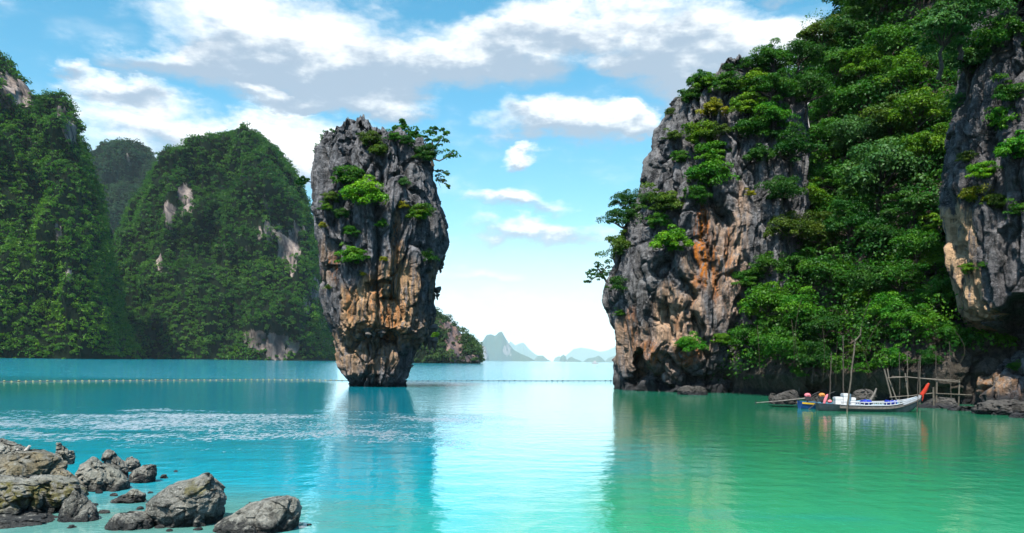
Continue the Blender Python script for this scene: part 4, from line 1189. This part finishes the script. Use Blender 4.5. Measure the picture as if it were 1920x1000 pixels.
b2 = PZ(1499, 39.0)
boat2, e2, gun2, half2, _ = longtail(b2, 3.4, .85, math.radians(5), .12, M['hull_blue'], M['white'], '', False, M['yellow'])
tag(boat2, 'blue boat with a yellow stern stripe half hidden behind the white-railed boat', 'longtail boat')
mw2 = boat2.matrix_basis
def engine(loc, rz, shaft, cover, label):
    """longtail motor: block, head under a cloth, tiller and a long propeller shaft ending in a screw"""
    r = empty('boat_engine', loc, (0, 0, rz))
    m = MB(); m.box((0, 0, .12), (.26, .22, .20), top=.85); m.tube([(0, 0, -.14), (0, 0, .05)], .04, 8); m.tube([(.1, .12, .12), (.1, .2, .2), (.05, .22, .3)], .02, 6)
    m.build('motor', M['iron'], r)
    m = MB(); m.ball((0, 0, .27), (.15, .13, .09)); m.box((0, 0, .235), (.24, .2, .05)); m.build('cover', cover, r)
    sx, sz = shaft
    m = MB(); m.tube([(-.05, 0, .12), (sx * .5, .0, .10 + (sz - .1) * .5), (sx, 0, sz)], [.035, .028, .02], 7); s = m.build('propeller_shaft', M['wood'] if abs(sx) > 1.5 else M['iron'], r)
    m = MB()
    for k in range(3):
        a = k * 2.094
        m.box((sx - .02, .05 * math.cos(a), sz + .05 * math.sin(a)), (.015, .05 + .05 * abs(math.cos(a)), .05 + .05 * abs(math.sin(a))))
    m.build('propeller', M['iron'], s)
    m = MB(); m.tube([(.1, 0, .2), (.35, 0, .34), (.55, 0, .42)], .017, 6); m.build('tiller', M['iron'], r)
    tag(r, label, 'engine')
engine(P(1514, 752, 39.0), 0.0, (-2.35, -.12), M['pink'], 'motor under a pink cover with a long pale shaft trailing left')
engine(P(1541, 752, 38.2), -.1, (-.72, -.52), M['orange'], 'motor under an orange cover with its dark shaft dipping into the water')

# ------------------------------------------------------------------ poles and the bamboo frame
def pole(pts, d, r, mat, label, name='mooring_pole', group=None):
    q = [P(x, y, d) for x, y in pts]
    z = q[-1]; q.append(Vector((z.x, z.y, -.8)))
    m = MB(); rnd = np.random.default_rng(int(pts[0][0]))
    dense = []
    for a, b in zip(q[:-1], q[1:]):
        for k in np.linspace(0, 1, 7)[:-1]: dense.append(np.array(a.lerp(b, k)) + rnd.normal(size=3) * .008)
    dense.append(np.array(q[-1]))
    base = np.array(q[-1]) * [1, 1, 0]
    m.tube([p - base for p in dense], np.linspace(r * .6, r * 1.15, len(dense)), 7)
    o = m.build(name, mat); o.location = base
    tag(o, label, 'pole', group)
pole([(1559, 662), (1557, 700), (1556, 752)], 39.5, 0.034, M['bamboo_dark'], 'shortest of three mooring poles, leftmost, by the pink cloth')
pole([(1581, 629), (1581, 690), (1582, 762)], 38.2, 0.034, M['bamboo_dark'], 'straight tall mooring pole standing by the foam boxes')
pole([(1614, 616), (1613, 628), (1603, 640), (1602, 650), (1594, 720), (1588, 772)], 36.6, 0.037, M['bamboo'], 'leaning mooring pole with a crooked tip in front of the boat')
pole([(1686, 660), (1687, 700), (1686, 752)], 41.5, 0.027, M['bamboo_dark'], 'dark pole standing behind the left part of the bamboo frame')
pole([(1701, 660), (1702, 745)], 41.8, 0.031, M['bamboo'], 'grey pole behind the bamboo frame left of the prow')
pole([(1722, 678), (1721, 730), (1720, 772)], 37.0, 0.027, M['bamboo_dark'], 'dark pole standing right beside the prow in front of the frame')
pole([(1725, 667), (1725, 735)], 42.0, 0.031, M['bamboo'], 'light pole directly behind the red prow cloth')
pole([(1755, 658), (1755, 710), (1754, 760)], 42.0, 0.027, M['bamboo_dark'], 'dark tall pole at the middle post of the bamboo frame')
pole([(1780, 640), (1782, 700), (1784, 762)], 42.2, 0.024, M['bamboo_dark'], 'thin dark pole near the right end of the bamboo frame')
fr_ = empty('bamboo_frame', PZ(1755, 41.0))
fb = np.array(fr_.location)
def bam(name, pts, r, mat, dz=0.0):
    m = MB(); q = [np.array(P(x, y, 41.0 + dz)) - fb for x, y in pts]
    m.tube(q, r, 7); m.build(name, mat, fr_)
bam('post', [(1658, 693), (1673, 752)], 0.036, M['bamboo_pale'])
bam('post', [(1664, 692), (1667, 712), (1681, 750)], 0.032, M['bamboo_pale'], .2)
bam('post', [(1697, 700), (1703, 745)], 0.032, M['bamboo_pale'], .1)
bam('post', [(1750, 726), (1751, 776)], 0.043, M['bamboo'], -.1)
bam('post', [(1757, 708), (1755, 776)], 0.040, M['bamboo'])
bam('post', [(1799, 711), (1797, 772)], 0.036, M['bamboo'])
bam('rail', [(1664, 709), (1700, 707), (1800, 717)], 0.022, M['bamboo_pale'], -.07)
bam('rail', [(1672, 706), (1720, 709), (1800, 714)], 0.020, M['bamboo_pale'], .08)
bam('rail', [(1668, 745), (1710, 742), (1752, 737)], 0.022, M['bamboo_pale'], -.08)
bam('rail', [(1755, 738), (1822, 741)], 0.025, M['bamboo'], -.06)
tag(fr_, 'rickety bamboo frame of posts and rails beside the near cliff', 'bamboo frame')

# far white boat
r = empty('motor_boat', PZ(1116, 900))
m = MB(); m.box((0, 0, .5), (7, 2.2, 1.2), top=1.08); m.build('hull', M['white'], r, False)
m = MB(); m.box((-.5, 0, 2.2), (3, 1.8, 2.2), top=.85); m.build('cabin', M['white'], r, False)
tag(r, 'tiny white boat far out on the horizon near the cliff pillar', 'boat')

# ------------------------------------------------------------------ float line
rp_ = [(-60, 716.5), (0, 716), (250, 714), (500, 712.5), (646, 714), (780, 715), (960, 714.5), (1150, 714.5), (1200, 715)]
def line_at(px):
    return PG(px, np.interp(px, [p[0] for p in rp_], [p[1] for p in rp_]))
pts = [line_at(x) + Vector((0, 0, .02)) for x in np.arange(-60, 1190, 10)]
m = MB(); m.tube(pts, .022, 5)
o = m.build('rope', M['rope']); tag(o, 'rope strung with floats right across the bay', 'rope')
def float_mesh(mat, name):
    m = MB(); m.ball((0, 0, .03), (.07, .07, .065), 14, 9); m.tube([(-.10, 0, .03), (.10, 0, .03)], .02, 8)
    o = m.build(name, mat); me = o.data; bpy.data.objects.remove(o); return me
fy, fd_ = float_mesh(M['float_y'], 'float'), float_mesh(M['float_d'], 'float')
x = 8.0; k = 0
while x < 1150:
    right = x > 770
    p = line_at(x)
    if not (650 < x < 770):
        o = bpy.data.objects.new('float', fd_ if right else fy); COL.objects.link(o)
        o.location = p + Vector((0, 0, random.Random(k).uniform(-.03, .02))); o.rotation_euler = (0, 0, random.Random(k).uniform(-.2, .2))
        if right: tag(o, 'small dark float on the rope between sea stack and cliff pillar', 'float', 'dark floats right of the sea stack')
        else: tag(o, 'small pale yellow float on the rope left of the sea stack', 'float', 'pale floats left of the sea stack')
    x += (13.6 - 3.6 * min(1, x / 900)) * (1.0 if right or x < 250 else .93); k += 1

# ------------------------------------------------------------------ foreground boulders
def boulder(rows, d, ryk, label, seed, stain=(), rust=(), amp=.09, cell=.5, nu=150, nv=100, name='boulder', mat='boulder', box=.9, flute=.1, capn=.05, cat='rock', group=None):
    rows = sorted(rows, key=lambda r: -r[0])
    amp *= 1.4
    mid = max((r[2] - r[1]) for r in rows) * d / F / 2
    L, R = interp(rows, 1), interp(rows, 2)
    ry = lambda py: ryk * (.25 * mid + .75 * (R(py) - L(py)) / 2 * d / F)
    o = column(name, rows, d, ry, M[mat], nu=nu, nv=nv, amp=amp, cell=cell, seed=seed, stain=stain, rust=rust, flute=flute, box=box, cap_noise=capn, stretch=.85, crack=.3, fine=1.0)
    tag(o, label, cat, group)
    return o
boulder([(1012, 300, 400), (990, 292, 412), (975, 282, 420), (958, 274, 429), (940, 276, 431), (928, 290, 430), (916, 308, 426), (908, 320, 420), (902, 345, 414), (895, 366, 408), (888, 384, 402)], 10.3, .9, 'big pointed boulder with a mossy crest, middle of the foreground', 5, rust=[(370, 915, 40, 18, .8)], amp=.10, cell=.55)
boulder([(1010, 404, 550), (995, 398, 556), (982, 402, 562), (970, 420, 565), (958, 448, 566), (946, 470, 565), (938, 490, 562), (933, 515, 556)], 10.0, .75, 'long flat barnacled boulder, rightmost of the foreground rocks', 6, amp=.06, cell=.5)
boulder([(930, 152, 232), (915, 144, 240), (900, 138, 241), (885, 140, 228), (872, 148, 205), (864, 160, 190), (860, 168, 182)], 12.8, .9, 'rounded grey boulder behind the left slab', 7, amp=.08, cell=.5)
boulder([(905, 196, 246), (888, 190, 247), (875, 191, 245), (862, 192, 232), (852, 195, 218), (845, 200, 210)], 14.0, .9, 'pointed grey boulder farthest back in the foreground group', 8, amp=.08, cell=.45)
boulder([(915, 246, 288), (902, 241, 294), (890, 243, 296), (880, 252, 296), (873, 268, 293)], 13.6, .9, 'low flat boulder right of the pointed far one', 9, amp=.05, cell=.35)
boulder([(885, 236, 262), (872, 232, 263), (864, 233, 260), (858, 236, 250)], 14.8, .8, 'small dark rock between the pointed and low flat boulders', 10, amp=.04, cell=.3, nu=80, nv=50)
boulder([(903, 300, 318), (896, 299, 317), (890, 304, 312)], 14.0, .8, 'tiny wave-washed stone right of the low flat boulder', 11, amp=.02, cell=.15, nu=50, nv=30)
boulder([(1020, 195, 290), (1000, 192, 292), (985, 196, 290), (972, 204, 286), (964, 212, 274), (961, 222, 262)], 10.0, .9, 'low pale stone between the dark boulder and the big pointed one', 12, amp=.05, cell=.35)
boulder([(968, 205, 232), (950, 203, 262), (938, 210, 275), (926, 236, 272), (919, 246, 262)], 11.7, .7, 'small bluish rock awash behind the low pale stone', 13, amp=.06, cell=.22, nu=90, nv=50)
boulder([(962, 456, 486), (952, 456, 484), (946, 461, 478), (944, 466, 474)], 11.2, .8, 'small dark stone tucked behind the long flat boulder', 14, amp=.03, cell=.2, nu=60, nv=40)
boulder([(1030, 450, 490), (1004, 450, 488), (992, 455, 482), (988, 460, 476)], 9.6, .7, 'dark stone in front of the long flat boulder', 15, amp=.03, cell=.2, nu=60, nv=40)
boulder([(1020, 108, 190), (1000, 108, 196), (980, 108, 190), (955, 110, 182), (938, 116, 170), (922, 128, 160), (912, 138, 152)], 10.4, .9, 'dark wet boulder under the edge of the left slab', 16, amp=.07, cell=.5)
boulder([(990, -60, 110), (975, -70, 128), (960, -80, 150), (942, -80, 160), (928, -70, 166), (916, -60, 160), (905, -50, 140), (898, -30, 118)], 11.0, .8, 'broad ridged yellow-brown slab at the lower left', 17, rust=[(60, 930, 130, 30, 1.2)], stain=[(60, 920, 130, 14, .6)], amp=.12, cell=.45, flute=.0, nu=220)
boulder([(935, -90, 95), (915, -80, 108), (895, -60, 118), (880, -50, 125), (868, -20, 126), (858, 0, 118), (850, 4, 105), (846, 16, 88)], 12.4, .8, 'large brown leaning slab at the left frame edge', 18, stain=[(60, 880, 80, 36, .9)], amp=.12, cell=.6, flute=.25, nu=200)
boulder([(880, 92, 122), (862, 96, 128), (848, 102, 129), (838, 104, 122), (831, 106, 116)], 12.9, .8, 'knobbly grey rock spike topping the brown leaning slab', 19, stain=[(112, 860, 16, 20, .6)], amp=.07, cell=.25, nu=90, nv=60)
boulder([(870, 86, 140), (856, 100, 142), (845, 118, 138), (862, 112, 141)][:3], 13.6, .8, 'dark rock behind the knobbly spike', 20, amp=.05, cell=.3, nu=80, nv=50)
boulder([(862, -30, 60), (848, -30, 58), (836, -20, 40), (826, -10, 16), (822, -6, 8)], 13.2, .8, 'dark jagged rock at the upper left of the foreground pile', 21, amp=.08, cell=.3, nu=120, nv=70)
boulder([(915, 88, 150), (900, 92, 146), (888, 96, 134), (880, 104, 124)], 12.0, .8, 'tan wedge of rock between the two left slabs', 22, stain=[(115, 895, 30, 20, .8)], amp=.05, cell=.35, nu=100, nv=60)
boulder([(1040, -80, 130), (1010, -80, 136), (990, -70, 130), (976, -60, 110), (968, -50, 80)], 10.2, .8, 'dark low rock along the bottom left corner', 23, amp=.08, cell=.4, nu=140, nv=70)
boulder([(1015, 120, 150), (1000, 116, 152), (992, 122, 148), (988, 128, 140)], 9.9, .8, 'small grey stone at the bottom edge below the dark boulder', 24, amp=.03, cell=.2, nu=60, nv=40)
# driftwood root
db = P(34, 866, 12.6)
m = MB()
for pl, r0 in [([(22, 868), (34, 858), (44, 852), (52, 842), (56, 836)], .045), ([(34, 858), (30, 848), (34, 842)], .03), ([(44, 852), (58, 852), (66, 858)], .03)]:
    m.tube([np.array(P(x, y, 12.6)) - np.array(db) for x, y in pl], np.linspace(r0, r0 * .45, len(pl)), 8)
o = m.build('driftwood', M['drift']); o.location = db; tag(o, 'bleached forked driftwood lying on the left slab', 'driftwood')

# rocks at the foot of the cliffs
for (rows, d, lab, sd, kw) in [
    ([(760, 1490, 1440)] and [(758, 1444, 1502), (748, 1446, 1500), (740, 1458, 1498), (734, 1470, 1494), (731, 1478, 1488)], 40.5, 'jagged grey rock left of the boat sterns', 41, {}),
    ([(757, 1440, 1460), (745, 1441, 1458), (738, 1444, 1454)], 41.0, 'small grey rock at the left of the jagged one', 42, {}),
    ([(758, 1515, 1550), (748, 1518, 1548), (741, 1526, 1542)], 42.5, 'low grey rock just behind the two boat motors', 43, {}),
    ([(758, 1590, 1640), (745, 1594, 1642), (735, 1600, 1636), (730, 1612, 1628)], 43.5, 'dark shore rock behind the foam boxes', 44, {}),
    ([(742, 1270, 1330), (733, 1270, 1328), (727, 1276, 1322), (724, 1284, 1312)], 54.5, 'ledge-like rock awash at the foot of the cliff pillar', 45, {}),
    ([(775, 1700, 1800), (762, 1715, 1800), (752, 1740, 1795), (746, 1760, 1790)], 41.5, 'dark rock under the bamboo frame', 46, {}),
    ([(800, 1835, 1930), (785, 1820, 1940), (768, 1816, 1945), (758, 1830, 1940), (752, 1860, 1920)], 36.5, 'wet black rock pile at the foot of the near cliff', 47, {'amp': .28, 'cell': .7}),
    ([(785, 1780, 1830), (772, 1776, 1832), (762, 1784, 1822)], 39.0, 'low black rock left of the wet rock pile', 48, {}),
    ([(805, 1890, 1990), (790, 1885, 2000), (776, 1895, 1990)], 34.0, 'low wet rock at the right frame edge', 49, {}),
]:
    k = dict(amp=.16, cell=.8, nu=110, nv=60, mat='shore_rock'); k.update(kw)
    boulder(rows, d, .8, lab, sd, **k)

# loose stones in the shallows
rs = random.Random(77)
proto = None
for k, (px, py, r) in enumerate([(196, 962, 9), (178, 948, 6), (262, 955, 7), (300, 990, 8), (318, 996, 6), (372, 994, 7), (432, 988, 8), (250, 985, 6), (214, 930, 6), (282, 925, 5), (186, 925, 7), (444, 970, 5), (580, 985, 5), (330, 885, 4)]):
    g_ = PG(px, py); rr = r * g_.y / F
    n1 = np.random.default_rng(k)
    mb = MB(); mb.ball((0, 0, 0), (rr * rs.uniform(.9, 1.4), rr, rr * rs.uniform(.5, .8)), 22, 14)
    v = mb.v[0]; mb.v[0] = v * (1 + .5 * facet(v / rr * .9 + k * 3, 5, .5, .5, .1))[:, None]
    o = mb.build('stone', M['boulder']); o.location = g_ + Vector((0, 0, rr * .1))
    tag(o, 'small loose stone awash in the shallows among the near boulders', 'stone', 'loose stones in the shallows')
